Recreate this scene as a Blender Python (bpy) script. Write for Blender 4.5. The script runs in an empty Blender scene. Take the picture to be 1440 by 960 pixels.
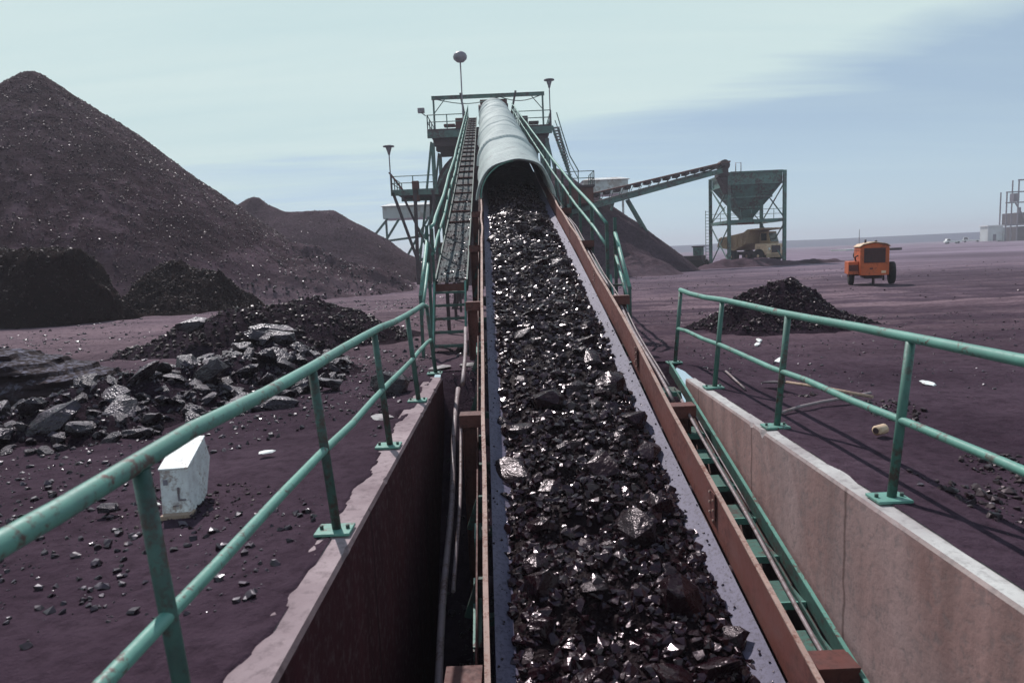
import bpy, math, numpy as np
from mathutils import Vector, Matrix
rng = np.random.default_rng(7)
PI = math.pi
sc = bpy.context.scene
C = sc.collection

# ------------------------------------------------------------------ helpers
def vnoise(x, y, z=0.0, seed=0):
    x = np.asarray(x, float); y = np.asarray(y, float); z = np.asarray(z, float) + 0 * x
    xi = np.floor(x).astype(np.int64); yi = np.floor(y).astype(np.int64); zi = np.floor(z).astype(np.int64)
    fx = x - xi; fy = y - yi; fz = z - zi
    fx = fx * fx * (3 - 2 * fx); fy = fy * fy * (3 - 2 * fy); fz = fz * fz * (3 - 2 * fz)
    def h(a, b, c):
        n = (a * 374761393 + b * 668265263 + c * 2147483647 + seed * 1274126177) & 0xFFFFFFFF
        n = ((n ^ (n >> 13)) * 1274126177) & 0xFFFFFFFF
        return ((n ^ (n >> 16)) & 0xFFFF) / 65535.0
    r = 0
    for dx in (0, 1):
        for dy in (0, 1):
            for dz in (0, 1):
                w = (fx if dx else 1 - fx) * (fy if dy else 1 - fy) * (fz if dz else 1 - fz)
                r = r + w * h(xi + dx, yi + dy, zi + dz)
    return r * 2 - 1

def fbm(x, y, s, o=4, seed=0, z=0.0):
    r = 0; a = 1.0; f = s; t = 0
    for k in range(o):
        r = r + a * vnoise(x * f, y * f, np.asarray(z) * f, seed + k); t += a; a *= .5; f *= 2.03
    return r / t

def sstep(a, b, x):
    t = np.clip((x - a) / (b - a), 0, 1); return t * t * (3 - 2 * t)

def tag(o, label=None, cat=None, group=None, kind=None):
    if label: o['label'] = label
    if cat: o['category'] = cat
    if group: o['group'] = group
    if kind: o['kind'] = kind
    return o

def thing(name, label, cat, loc=(0, 0, 0), rz=0, group=None):
    o = bpy.data.objects.new(name, None); C.objects.link(o)
    o.location = loc; o.rotation_euler = (0, 0, rz); o.empty_display_size = .2
    return tag(o, label, cat, group)

def mesh_np(name, V, Fa, mat, parent=None, smooth=False):
    """V (n,3) array, Fa (m,k) array of faces (all the same size)."""
    me = bpy.data.meshes.new(name)
    V = np.asarray(V, np.float32); Fa = np.asarray(Fa, np.int32)
    m, k = Fa.shape
    me.vertices.add(len(V)); me.vertices.foreach_set('co', V.ravel())
    me.loops.add(m * k); me.loops.foreach_set('vertex_index', Fa.ravel())
    me.polygons.add(m)
    me.polygons.foreach_set('loop_start', np.arange(0, m * k, k, dtype=np.int32))
    me.polygons.foreach_set('loop_total', np.full(m, k, np.int32))
    me.polygons.foreach_set('use_smooth', np.full(m, smooth, bool))
    me.update(calc_edges=True); me.validate()
    me.materials.append(mat)
    o = bpy.data.objects.new(name, me); C.objects.link(o)
    if parent: o.parent = parent
    return o

class MB:
    def __init__(s): s.v = []; s.f = []; s.sm = []
    def add(s, vs, fs, sm=False):
        n = len(s.v); s.v += [tuple(v) for v in vs]; s.f += [tuple(i + n for i in f) for f in fs]; s.sm += [sm] * len(fs); return s
    def box(s, x0, x1, y0, y1, z0, z1):
        vs = [(x, y, z) for z in (z0, z1) for y in (y0, y1) for x in (x0, x1)]
        return s.add(vs, [(0, 2, 3, 1), (4, 5, 7, 6), (0, 1, 5, 4), (2, 6, 7, 3), (0, 4, 6, 2), (1, 3, 7, 5)])
    def beam(s, a, b, w, h, up=(0, 0, 1)):
        a = Vector(a); b = Vector(b); d = (b - a).normalized(); up = Vector(up)
        if abs(d.dot(up)) > .98: up = Vector((0, 1, 0))
        r = d.cross(up).normalized(); u = r.cross(d)
        vs = []
        for p in (a, b):
            for (i, j) in ((-1, -1), (1, -1), (1, 1), (-1, 1)): vs.append(p + r * (i * w / 2) + u * (j * h / 2))
        return s.add(vs, [(0, 1, 2, 3)[::-1], (4, 5, 6, 7), (0, 1, 5, 4), (1, 2, 6, 5), (2, 3, 7, 6), (3, 0, 4, 7)])
    def ibeam(s, a, b, w, h, t=.02, up=(0, 0, 1)):
        a = Vector(a); b = Vector(b); d = (b - a).normalized(); up = Vector(up)
        if abs(d.dot(up)) > .98: up = Vector((0, 1, 0))
        r = d.cross(up).normalized(); u = r.cross(d)
        o = u * (h / 2 - t / 2)
        s.beam(a + o, b + o, w, t, up); s.beam(a - o, b - o, w, t, up)
        return s.beam(a, b, t, h - 2 * t - .002, up)
    def tube(s, pts, r, n=10, cap=True):
        pts = [Vector(p) for p in pts]; m = len(pts)
        rr = r if hasattr(r, '__len__') else [r] * m
        ref = None; vs = []
        for i, p in enumerate(pts):
            d = (pts[min(i + 1, m - 1)] - pts[max(i - 1, 0)]).normalized()
            if ref is None:
                ref = Vector((0, 0, 1)) if abs(d.z) < .9 else Vector((1, 0, 0))
            x = (ref - d * ref.dot(d)).normalized(); y = d.cross(x); ref = x
            for k in range(n):
                a = 2 * PI * k / n; vs.append(p + (x * math.cos(a) + y * math.sin(a)) * rr[i])
        fs = [(i * n + k, i * n + (k + 1) % n, (i + 1) * n + (k + 1) % n, (i + 1) * n + k) for i in range(m - 1) for k in range(n)]
        s.add(vs, fs, True)
        if cap:
            b = len(s.v) - len(vs)
            s.f += [tuple(b + k for k in range(n))[::-1], tuple(b + (m - 1) * n + k for k in range(n))]; s.sm += [False, False]
        return s
    def lathe(s, c, prof, n=16, axis='z'):
        vs = []
        for (r, h) in prof:
            for k in range(n):
                a = 2 * PI * k / n; p = (r * math.cos(a), r * math.sin(a), h)
                if axis == 'x': p = (p[2], p[0], p[1])
                if axis == 'y': p = (p[0], p[2], p[1])
                vs.append((c[0] + p[0], c[1] + p[1], c[2] + p[2]))
        fs = [(i * n + k, i * n + (k + 1) % n, (i + 1) * n + (k + 1) % n, (i + 1) * n + k) for i in range(len(prof) - 1) for k in range(n)]
        s.add(vs, fs, True); b = len(s.v) - len(vs)
        s.f += [tuple(b + k for k in range(n))[::-1], tuple(b + (len(prof) - 1) * n + k for k in range(n))]; s.sm += [False, False]
        return s
    def build(s, name, mat, parent=None, bevel=0):
        me = bpy.data.meshes.new(name); me.from_pydata(s.v, [], s.f)
        me.polygons.foreach_set('use_smooth', s.sm); me.materials.append(mat); me.update()
        o = bpy.data.objects.new(name, me); C.objects.link(o)
        if parent: o.parent = parent
        if bevel:
            md = o.modifiers.new('bevel', 'BEVEL'); md.width = bevel; md.segments = 2; md.limit_method = 'ANGLE'
        return o

# ------------------------------------------------------------------ materials
class NT:
    def __init__(s, m):
        s.t = m.node_tree; s.n = s.t.nodes
    def new(s, typ, **k):
        n = s.n.new(typ)
        for a, b in k.items():
            if a in n.inputs.keys(): n.inputs[a].default_value = b
            else: setattr(n, a, b)
        return n
    def l(s, a, b): s.t.links.new(a, b)
    def noise(s, vec, scale, det=5, rough=.6, dist=0):
        n = s.new('ShaderNodeTexNoise'); n.inputs['Scale'].default_value = scale; n.inputs['Detail'].default_value = det
        n.inputs['Roughness'].default_value = rough; n.inputs['Distortion'].default_value = dist
        if vec is not None: s.l(vec, n.inputs['Vector'])
        return n.outputs['Fac']
    def ramp(s, fac, stops):
        n = s.new('ShaderNodeValToRGB'); e = n.color_ramp.elements
        while len(e) < len(stops): e.new(.5)
        for i, (p, c) in enumerate(stops):
            e[i].position = p; e[i].color = (*c, 1) if hasattr(c, '__len__') else (c, c, c, 1)
        s.l(fac, n.inputs['Fac']); return n.outputs['Color']
    def mix(s, fac, a, b, typ='MIX'):
        n = s.new('ShaderNodeMix', data_type='RGBA', blend_type=typ)
        for v, i in ((fac, 0), (a, 6), (b, 7)):
            if hasattr(v, 'is_linked') or hasattr(v, 'links'): s.l(v, n.inputs[i])
            else: n.inputs[i].default_value = v if i == 0 else (*v, 1)
        return n.outputs[2]
    def math(s, op, a, b=0.0, c=None):
        n = s.new('ShaderNodeMath', operation=op)
        for i, v in enumerate((a, b) if c is None else (a, b, c)):
            if hasattr(v, 'links'): s.l(v, n.inputs[i])
            else: n.inputs[i].default_value = v
        return n.outputs[0]
    def mapping(s, vec, sc_):
        n = s.new('ShaderNodeMapping'); n.inputs['Scale'].default_value = sc_; s.l(vec, n.inputs['Vector']); return n.outputs[0]

def mat(name):
    m = bpy.data.materials.new(name); m.use_nodes = True; t = NT(m)
    b = t.n['Principled BSDF']; tc = t.new('ShaderNodeTexCoord'); g = t.new('ShaderNodeNewGeometry')
    return m, t, b, tc, g

def bump(t, b, h, strength, dist=.02):
    n = t.new('ShaderNodeBump'); n.inputs['Strength'].default_value = strength; n.inputs['Distance'].default_value = dist
    t.l(h, n.inputs['Height']); t.l(n.outputs[0], b.inputs['Normal'])

def metal_paint(name, base, rust, dirt, amount=.35, rough=.45, scale=3.0, streak=True):
    m, t, b, tc, g = mat(name); P = g.outputs['Position']
    n1 = t.noise(P, scale, 6, .65); n2 = t.noise(P, scale * 7, 5, .7); n3 = t.noise(P, scale * .35, 3)
    v = t.ramp(n3, [(.3, tuple(c * .8 for c in base)), (.7, tuple(min(1, c * 1.15) for c in base))])
    f = t.math('MULTIPLY_ADD', n2, .5, t.math('MULTIPLY', n1, .6))
    mk = t.ramp(f, [(.60 - amount * .12, 0.0), (.66, 1.0)])
    c = t.mix(mk, v, rust)
    dm = t.ramp(t.noise(P, scale * 2.2, 5, .6), [(.45, 0.0), (.8, .75)])
    c = t.mix(dm, c, dirt)
    t.l(c, b.inputs['Base Color'])
    t.l(t.ramp(n2, [(.3, rough - .08), (.7, rough + .25)]), b.inputs['Roughness'])
    bump(t, b, f, .25, .006)
    return m

M = {}
M['green'] = metal_paint('green_paint', (.120, .290, .240), (.10, .05, .045), (.10, .19, .17), .0, .42, 4)
M['green_dark'] = metal_paint('old_and_shaded_green_paint', (.045, .105, .09), (.06, .028, .024), (.03, .022, .026), .4, .5, 3)  # old dark green; on the left railing posts it carries their shade
M['green_post'] = metal_paint('grimy_shaded_green_paint', (.055, .145, .12), (.07, .035, .03), (.04, .07, .065), .3, .5, 3)  # darker copy of the green, backlit shade of the posts in its colour
M['green_far'] = metal_paint('weathered_green_paint', (.095, .19, .17), (.08, .045, .05), (.06, .05, .06), .4, .55, .8)
M['rust'] = metal_paint('rusty_steel', (.115, .030, .024), (.05, .014, .013), (.09, .036, .034), .4, .6, 3)
M['rust_skirt'] = metal_paint('rusty_skirt_plate', (.185, .064, .054), (.11, .036, .032), (.17, .085, .078), .35, .5, 2)
M['rust_pale'] = metal_paint('dusty_steel_edge', (.42, .28, .24), (.2, .08, .06), (.3, .22, .2), .3, .7, 5)
M['steel_dark'] = metal_paint('dark_steel', (.05, .032, .042), (.06, .025, .025), (.04, .028, .034), .3, .6, 1)
M['pipe'] = metal_paint('dusty_grey_pipe', (.27, .21, .22), (.13, .07, .06), (.16, .13, .14), .35, .5, 4)
M['rubber'] = metal_paint('black_rubber', (.02, .018, .02), (.04, .03, .03), (.05, .04, .045), .2, .8, 4)
M['orange'] = metal_paint('orange_paint', (.52, .105, .03), (.25, .06, .03), (.32, .09, .04), .25, .5, 2)
M['cream'] = metal_paint('cream_paint', (.70, .50, .34), (.3, .15, .08), (.4, .3, .24), .2, .5, 2)
M['yellow'] = metal_paint('faded_yellow_paint', (.40, .28, .17), (.26, .16, .11), (.32, .22, .17), .45, .6, 1)
M['white'] = metal_paint('white_paint', (.78, .80, .79), (.5, .42, .38), (.6, .6, .6), .1, .5, 6)
M['carton'] = metal_paint('grimy_white_plastic', (.66, .67, .68), (.34, .27, .25), (.40, .36, .38), .3, .6, 5)
M['cladding'] = metal_paint('pale_cladding', (.55, .57, .58), (.4, .36, .34), (.45, .45, .46), .2, .6, .4)
M['lamp'] = metal_paint('grey_lamp_metal', (.22, .20, .24), (.15, .1, .1), (.2, .18, .2), .2, .4, 3)
M['glass'] = metal_paint('dark_glass', (.03, .035, .04), (.03, .03, .03), (.06, .055, .06), .1, .12, 1)
M['wood'] = metal_paint('weathered_wood', (.42, .30, .23), (.2, .12, .09), (.25, .18, .15), .35, .8, 8)

def coal_mat(name, dust=.22, base=(.010, .0022, .0045), dustc=(.024, .010, .017), scale=8, rlo=.12, rhi=.34, bs=.38, coord='Object', spec=.55, tint=(1, .82, .90)):
    m, t, b, tc, g = mat(name); P = tc.outputs[coord] if coord == 'Object' else g.outputs['Position']
    n1 = t.noise(P, scale, 3, .5); n2 = t.noise(P, scale * .3, 3); v = t.new('ShaderNodeTexVoronoi', feature='F1'); v.inputs['Scale'].default_value = scale * 1.6
    t.l(P, v.inputs['Vector'])
    up = t.new('ShaderNodeSeparateXYZ'); t.l(g.outputs['Normal'], up.inputs[0])
    d = t.math('MULTIPLY', t.ramp(up.outputs[2], [(.2, 0.0), (1.0, 1.0)]), t.ramp(n2, [(.35, 0.0), (.7, dust)]))
    t.l(t.mix(d, base, dustc), b.inputs['Base Color'])
    t.l(t.math('MAXIMUM', t.ramp(n1, [(.3, rlo), (.7, rhi)]), t.math('MULTIPLY', d, 1.0)), b.inputs['Roughness'])
    b.inputs['Specular IOR Level'].default_value = spec; b.inputs['Specular Tint'].default_value = (*tint, 1)
    bump(t, b, t.math('MULTIPLY_ADD', v.outputs['Distance'], .5, n1), bs, .03)
    return m
M['coal'] = coal_mat('shiny_coal')
M['lump_gloss'] = coal_mat('glossy_coal_lump', .15, (.010, .0025, .0045), (.024, .010, .017), 4, .16, .40, .22, 'Object', .28)
M['coal_fines'] = coal_mat('coal_fines', .2, (.006, .002, .003), (.012, .006, .008), 22, .5, .9, .5, 'Position', .1)
M['pile_chip'] = coal_mat('pile_stone', .3, (.030, .013, .020), (.10, .066, .088), 6, .22, .7, .2, 'Object', .42)
M['rock'] = coal_mat('dusty_coal_rock', .75, (.012, .006, .009), (.105, .078, .105), 6, .16, .55, .55, 'Object', .5, (.95, .88, 1))
M['lump_dull'] = coal_mat('dull_coal_slab', .6, (.010, .005, .007), (.018, .007, .012), 7, .2, .42, .25, 'Object', .35)

def pile_mat(name, c1, c2, sc_=.25, fine=9, bs=.6, rough=.62, toe=None, toez=3.0):
    m, t, b, tc, g = mat(name); P = g.outputs['Position']
    n0 = t.noise(P, sc_, 4, .6); n1 = t.noise(P, fine, 5, .7); n2 = t.noise(P, fine * .15, 5, .6)
    c = t.mix(t.ramp(n0, [(.3, 0.0), (.7, 1.0)]), c1, c2)
    c = t.mix(t.ramp(n1, [(.38, .8), (.56, 0.0)]), c, tuple(x * .35 for x in c1))
    c = t.mix(t.ramp(n2, [(.4, .5), (.6, 0.0)]), c, tuple(x * .55 for x in c1))
    if toe:
        ps_ = t.new('ShaderNodeSeparateXYZ'); t.l(P, ps_.inputs[0])
        hgt = t.math('MULTIPLY_ADD', t.noise(t.mapping(P, (.25, .25, .5)), 1.0, 5, .65), -toez * 1.8, t.math('ADD', ps_.outputs[2], toez * .9))
        c = t.mix(t.ramp(t.math('DIVIDE', hgt, toez), [(.35, .8), (1.0, 0.0)]), c, toe)
        slide = t.noise(t.mapping(P, (1.1, 1.1, .10)), 1.0, 5, .6, .4)     # fresh slides running down the slope
        c = t.mix(t.ramp(slide, [(.50, 0.0), (.68, .55)]), c, tuple(x * 1.25 for x in toe))
        c = t.mix(t.ramp(t.noise(P, .22, 4, .6), [(.38, .6), (.52, 0.0)]), c, tuple(x * .5 for x in c1))
    t.l(c, b.inputs['Base Color'])
    b.inputs['Roughness'].default_value = .95
    b.inputs['Specular IOR Level'].default_value = .03
    bump(t, b, t.math('MULTIPLY_ADD', n2, 2.0, n1), bs, .10)
    return m
M['pile'] = pile_mat('coal_pile', (.032, .014, .022), (.058, .033, .045), .12, 7, toe=(.100, .064, .082))
M['pile_far'] = pile_mat('haze_pale_coal_pile', (.065, .040, .054), (.092, .060, .078), .1, 5, .4)  # paler coal: distance haze put into the base colour
M['yard_chip'] = coal_mat('dirty_coal_stone', .5, (.012, .006, .008), (.06, .042, .052), 6, .2, .8, .5, 'Object', .3)
M['dark_chip'] = coal_mat('dark_brown_coal', .2, (.012, .004, .005), (.035, .018, .018), 6, .4, .8, .3, 'Object', .2)
M['spoil'] = pile_mat('dusty_spoil', (.060, .036, .048), (.120, .080, .098), .5, 5, .7, toe=(.115, .078, .096), toez=1.5)
M['pile_dark'] = pile_mat('dark_coal_and_cut_shade', (.010, .0035, .0045), (.019, .008, .009), .5, 9, .7, .8)  # near-black coal; on the broad mound it carries the cut-face shade
M['mound'] = pile_mat('dirty_mound', (.022, .012, .019), (.042, .027, .041), .6, 14, .7, .7)

def ground_mat():
    m, t, b, tc, g = mat('coal_dust_ground'); P = g.outputs['Position']
    n0 = t.noise(P, .05, 5, .6); n1 = t.noise(P, .6, 6, .65); n2 = t.noise(P, 9, 6, .7); n3 = t.noise(P, 40, 4, .7)
    trk = t.math('ADD', t.math('MULTIPLY', t.noise(t.mapping(P, (.07, .60, 1)), 1.0, 7, .65, .5), .72), t.math('MULTIPLY', t.noise(P, .45, 5, .65), .28))
    c = t.mix(t.ramp(n1, [(.36, 0.0), (.64, 1.0)]), (.044, .025, .038), (.090, .057, .079))
    sep = t.new('ShaderNodeSeparateXYZ'); t.l(P, sep.inputs[0])
    dist = t.math('MULTIPLY', t.ramp(t.math('DIVIDE', sep.outputs[1], 100.0), [(.09, 0.0), (.20, 1.0)]), 1.0)
    # vehicle tracks worn across the yard
    tm = t.math('MULTIPLY', t.ramp(trk, [(.47, 0.0), (.60, .85)]), dist)
    c = t.mix(tm, c, (.27, .18, .205))
    tr = None
    for (a, k, m_, f_) in ((19.0, .10, .5, .22), (23.5, .03, .9, .13), (27.0, .14, .6, .17), (33.0, .06, 1.2, .10), (16.6, -.16, .5, .15), (42, .02, 1.0, .06)):
        d = t.math('ABSOLUTE', t.math('SUBTRACT', sep.outputs[1], t.math('ADD', t.math('MULTIPLY_ADD', sep.outputs[0], k, a), t.math('MULTIPLY', t.math('SINE', t.math('MULTIPLY', sep.outputs[0], f_)), m_))))
        w_ = t.ramp(t.math('ABSOLUTE', t.math('SUBTRACT', d, .95)), [(.16, 1.0), (.34, 0.0)])
        tr = w_ if tr is None else t.math('MAXIMUM', tr, w_)
    tr = t.math('MULTIPLY', tr, t.ramp(t.noise(P, .5, 5, .7), [(.40, 0.0), (.60, .55)]))
    haul = t.math('MULTIPLY', t.ramp(t.math('DIVIDE', sep.outputs[0], 40.0), [(0.0, 1.0), (.05, 0.0)]), t.ramp(t.math('DIVIDE', t.math('ADD', sep.outputs[1], t.math('MULTIPLY', t.noise(P, .25, 4), 5.0)), 100.0), [(.13, 0.0), (.165, .62)]))
    c = t.mix(t.math('MULTIPLY', haul, t.ramp(trk, [(.40, .35), (.55, 1.0)])), c, (.22, .15, .17))
    c = t.mix(tr, c, (.25, .17, .19))
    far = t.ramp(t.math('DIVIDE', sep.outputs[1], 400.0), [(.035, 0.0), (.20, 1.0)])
    c = t.mix(t.math('MULTIPLY', far, .85), c, (.28, .22, .285))  # ground paler and more violet with distance: haze put into the colour
    c = t.mix(t.ramp(n0, [(.35, .55), (.6, 0.0)]), c, (.030, .018, .029))
    c = t.mix(t.ramp(n2, [(.3, .6), (.55, 0.0)]), c, (.014, .007, .012))
    t.l(c, b.inputs['Base Color'])
    b.inputs['Roughness'].default_value = .95; b.inputs['Specular IOR Level'].default_value = .05
    bump(t, b, t.math('MULTIPLY_ADD', n3, .25, t.math('MULTIPLY_ADD', n1, 1.6, n2)), .6, .07)
    return m
M['ground'] = ground_mat()

def concrete_mat(name, lit, stain, side):
    m, t, b, tc, g = mat(name); P = g.outputs['Position']
    n0 = t.noise(P, 1.1, 5, .6); n1 = t.noise(P, 14, 5, .7)
    st = t.math('ADD', t.math('MULTIPLY', t.noise(t.mapping(P, (1.0, 2.2, .10)), 1.6, 4, .55, .2), .6), t.math('MULTIPLY', t.noise(P, .8, 4, .6), .4))          # run-off stains down the faces
    c = t.mix(t.ramp(n0, [(.35, 0.0), (.7, 1.0)]), lit, stain)
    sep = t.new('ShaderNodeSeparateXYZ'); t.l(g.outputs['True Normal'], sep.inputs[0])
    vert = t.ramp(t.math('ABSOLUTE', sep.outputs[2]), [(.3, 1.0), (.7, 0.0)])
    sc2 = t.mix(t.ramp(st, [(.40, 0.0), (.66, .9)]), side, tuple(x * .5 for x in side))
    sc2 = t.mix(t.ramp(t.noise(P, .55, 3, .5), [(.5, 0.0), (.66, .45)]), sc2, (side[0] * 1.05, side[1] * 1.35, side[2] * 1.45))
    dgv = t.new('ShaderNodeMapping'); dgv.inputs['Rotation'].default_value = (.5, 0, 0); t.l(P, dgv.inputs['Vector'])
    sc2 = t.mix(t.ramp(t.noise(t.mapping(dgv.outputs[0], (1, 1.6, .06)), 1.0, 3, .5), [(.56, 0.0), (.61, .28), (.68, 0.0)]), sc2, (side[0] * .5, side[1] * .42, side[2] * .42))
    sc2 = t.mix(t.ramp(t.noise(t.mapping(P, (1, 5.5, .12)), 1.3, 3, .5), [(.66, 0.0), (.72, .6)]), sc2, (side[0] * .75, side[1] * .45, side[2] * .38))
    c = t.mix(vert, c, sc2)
    c = t.mix(t.ramp(n1, [(.33, .5), (.5, 0.0)]), c, tuple(x * .5 for x in stain))
    pos = t.new('ShaderNodeSeparateXYZ'); t.l(P, pos.inputs[0])
    # pour joints every 1.9 m
    w = t.math('ABSOLUTE', t.math('SUBTRACT', t.math('FRACT', t.math('DIVIDE', t.math('ADD', pos.outputs[1], t.math('MULTIPLY', t.noise(P, 2.5, 3), .12)), 1.9)), .5))
    j = t.ramp(w, [(.004, .7), (.014, 0.0)])
    c = t.mix(t.math('MULTIPLY', j, vert), c, tuple(x * .25 for x in side))
    t.l(c, b.inputs['Base Color']); b.inputs['Roughness'].default_value = .9; b.inputs['Specular IOR Level'].default_value = .12
    bump(t, b, t.math('ADD', n0, n1), .35, .02)
    return m
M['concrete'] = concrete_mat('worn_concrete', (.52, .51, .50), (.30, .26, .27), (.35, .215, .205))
M['concrete_dark'] = concrete_mat('stained_shaded_concrete', (.38, .30, .315), (.20, .145, .16), (.052, .013, .018))  # side colour holds the shade of the unlit inner face

def belt_mat():
    m, t, b, tc, g = mat('dusty_rubber_belt'); P = g.outputs['Position']
    n0 = t.noise(t.mapping(P, (2, .25, 1)), 1.2, 4); n1 = t.noise(P, 30, 5, .7)
    c = t.mix(t.ramp(n0, [(.35, 0.0), (.65, 1.0)]), (.115, .100, .155), (.19, .17, .24))
    c = t.mix(t.ramp(n1, [(.35, .6), (.52, 0.0)]), c, (.03, .02, .03))
    t.l(c, b.inputs['Base Color']); b.inputs['Roughness'].default_value = .6; b.inputs['Specular IOR Level'].default_value = .25; bump(t, b, n1, .08, .01)
    return m
M['belt'] = belt_mat()

def galv_mat():
    m, t, b, tc, g = mat('galvanised_sheet'); P = g.outputs['Position']
    n0 = t.noise(P, .5, 5, .6); n1 = t.noise(t.mapping(P, (.9, 3.0, .9)), 1.3, 6, .7, .6); n2 = t.noise(P, 9, 4, .7)
    c = t.mix(t.ramp(n0, [(.35, 0.0), (.7, 1.0)]), (.58, .63, .605), (.46, .50, .49))
    c = t.mix(t.ramp(n1, [(.60, 0.0), (.72, .6)]), c, (.16, .125, .125))
    c = t.mix(t.ramp(n2, [(.3, .35), (.5, 0.0)]), c, (.26, .25, .26))
    t.l(c, b.inputs['Base Color']); b.inputs['Specular IOR Level'].default_value = .25; b.inputs['Roughness'].default_value = .75
    bump(t, b, n2, .12, .02)
    return m
M['galv'] = galv_mat()
def deck_mat():
    m, t, b, tc, g = mat('corroded_deck_plate'); P = g.outputs['Position']
    n0 = t.noise(P, 2.0, 5, .6); n1 = t.noise(P, 16, 4, .7)
    c = t.mix(t.ramp(n0, [(.4, 0.0), (.62, 1.0)]), (.10, .12, .125), (.065, .05, .054))
    c = t.mix(t.ramp(n1, [(.35, .6), (.55, 0.0)]), c, (.03, .02, .022))
    t.l(c, b.inputs['Base Color']); b.inputs['Roughness'].default_value = .8; b.inputs['Specular IOR Level'].default_value = .2; bump(t, b, n1, .15, .01)
    return m
M['deck'] = deck_mat()
def hill_mat():
    m, t, b, tc, g = mat('distant_scrub_land'); P = g.outputs['Position']
    n = t.noise(t.mapping(P, (1, 1, 6)), .012, 6, .6)
    t.l(t.mix(t.ramp(n, [(.4, 0.0), (.6, 1.0)]), (.018, .025, .07), (.035, .042, .08)), b.inputs['Base Color']); b.inputs['Roughness'].default_value = 1
    return m
M['hill'] = hill_mat()

# ------------------------------------------------------------------ rocks
def hull(seed, n=22, flat=.7, lng=1.25, cuts=0):
    import bmesh
    r = np.random.default_rng(seed); bm = bmesh.new()
    p = r.normal(size=(n, 3)); p /= np.linalg.norm(p, axis=1)[:, None]; p *= r.uniform(.72, 1.0, (n, 1))
    p = np.sign(p) * np.abs(p) ** .8
    p *= np.array([lng, 1, flat])
    for q in p: bm.verts.new(q)
    res = bmesh.ops.convex_hull(bm, input=bm.verts)
    junk = [v for v in bm.verts if not v.link_faces]
    bmesh.ops.delete(bm, geom=junk, context='VERTS')
    bmesh.ops.triangulate(bm, faces=bm.faces)
    if cuts:
        # split the hull and push the new vertices about: chipped, layered faces
        bmesh.ops.subdivide_edges(bm, edges=bm.edges[:], cuts=cuts, use_grid_fill=True)
        bmesh.ops.triangulate(bm, faces=bm.faces)
        co = np.array([v.co[:] for v in bm.verts])
        d = fbm(co[:, 0] * 1.0, co[:, 1], 1.6, 3, seed, co[:, 2]) * .12
        step = np.round(co[:, 2] * 5 + d * 6) / 5 - co[:, 2]
        for v, dd, st in zip(bm.verts, d, step):
            v.co *= 1 + float(dd); v.co.z += float(st) * .12
    bm.verts.ensure_lookup_table(); bm.faces.ensure_lookup_table()
    for i, v in enumerate(bm.verts): v.index = i
    V = np.array([v.co[:] for v in bm.verts]); Fa = np.array([[v.index for v in f.verts] for f in bm.faces])
    bm.free(); return V, Fa
chips = [hull(100 + i, 15, .78, 1.2) for i in range(10)]
lumps = [hull(200 + i, 22, .72, 1.2, 3) for i in range(12)]
slabs = [hull(300 + i, 22, .46, 1.3, 3) for i in range(8)]

def rotm(n, r, tilt=3.2):
    a = r.uniform(0, 2 * PI, n); b = r.uniform(-1, 1, n) * tilt; c = r.uniform(-1, 1, n) * tilt
    def R(ax, t):
        m = np.zeros((n, 3, 3)); m[:, ax, ax] = 1; i, j = [k for k in range(3) if k != ax]
        m[:, i, i] = np.cos(t); m[:, j, j] = np.cos(t); m[:, i, j] = -np.sin(t); m[:, j, i] = np.sin(t); return m
    return R(2, a) @ R(0, b) @ R(1, c)

def scatter(name, pts, size, mt, r, tilt=.6, protos=None, parent=None):
    protos = protos or chips; n = len(pts); R = rotm(n, r, tilt) * np.asarray(size)[:, None, None]
    idx = r.integers(0, len(protos), n); Vs = []; Fs = []; off = 0
    for k, (V, Fa) in enumerate(protos):
        s = np.where(idx == k)[0]
        if not len(s): continue
        W = np.einsum('nij,vj->nvi', R[s], V) + pts[s][:, None, :]
        Vs.append(W.reshape(-1, 3))
        Fs.append((Fa[None] + (np.arange(len(s)) * len(V))[:, None, None] + off).reshape(-1, 3)); off += len(s) * len(V)
    return mesh_np(name, np.concatenate(Vs), np.concatenate(Fs), mt, parent)

_rock_mesh = {}
def rock(name, kind, i, loc, size, rot, mt, label, cat, group=None):
    key = (kind, i, mt.name)
    if key not in _rock_mesh:
        V, Fa = (lumps if kind == 'lump' else slabs)[i]
        o = mesh_np(name, V, Fa, mt); _rock_mesh[key] = o.data
    else:
        o = bpy.data.objects.new(name, _rock_mesh[key]); C.objects.link(o)
    o.location = loc; o.rotation_euler = rot; o.scale = size if hasattr(size, '__len__') else (size,) * 3
    return tag(o, label, cat, group)

# ------------------------------------------------------------------ setting: ground, pit, hills
IN_L, IN_R = -1.06, 2.33           # pit faces of the two walls
PIT_Y1 = 10.7
def ground_z(x, y):
    x = np.asarray(x, float); y = np.asarray(y, float)
    d = np.maximum(np.maximum(IN_L - x, x - IN_R), y - PIT_Y1)
    near = sstep(120, 30, np.hypot(x, y))
    z = fbm(x, y, .35, 5, 3) * .07 * near + fbm(x, y, 2.6, 3, 9) * .034 * near - .03
    # wheel ruts on the haul road at the left and across the yard
    rut = np.sin(y * 4.2 + fbm(x, y, .15, 2, 5) * 5) * .018 * sstep(11, 14, y) * sstep(60, 25, y)
    z = z + rut * near
    edge = np.where(x < .6, .17, .10) + np.where(x < .6, .22, .05) * fbm(x * 2, y, 2.2, 5, 21)
    z = np.where(y < 10.2, np.where(d < edge, np.minimum(z, -.035), z * sstep(0, 1.2, d - edge) + .024 * sstep(1.5, .1, d) * sstep(0, .03, d - edge)), z)
    return z
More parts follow.
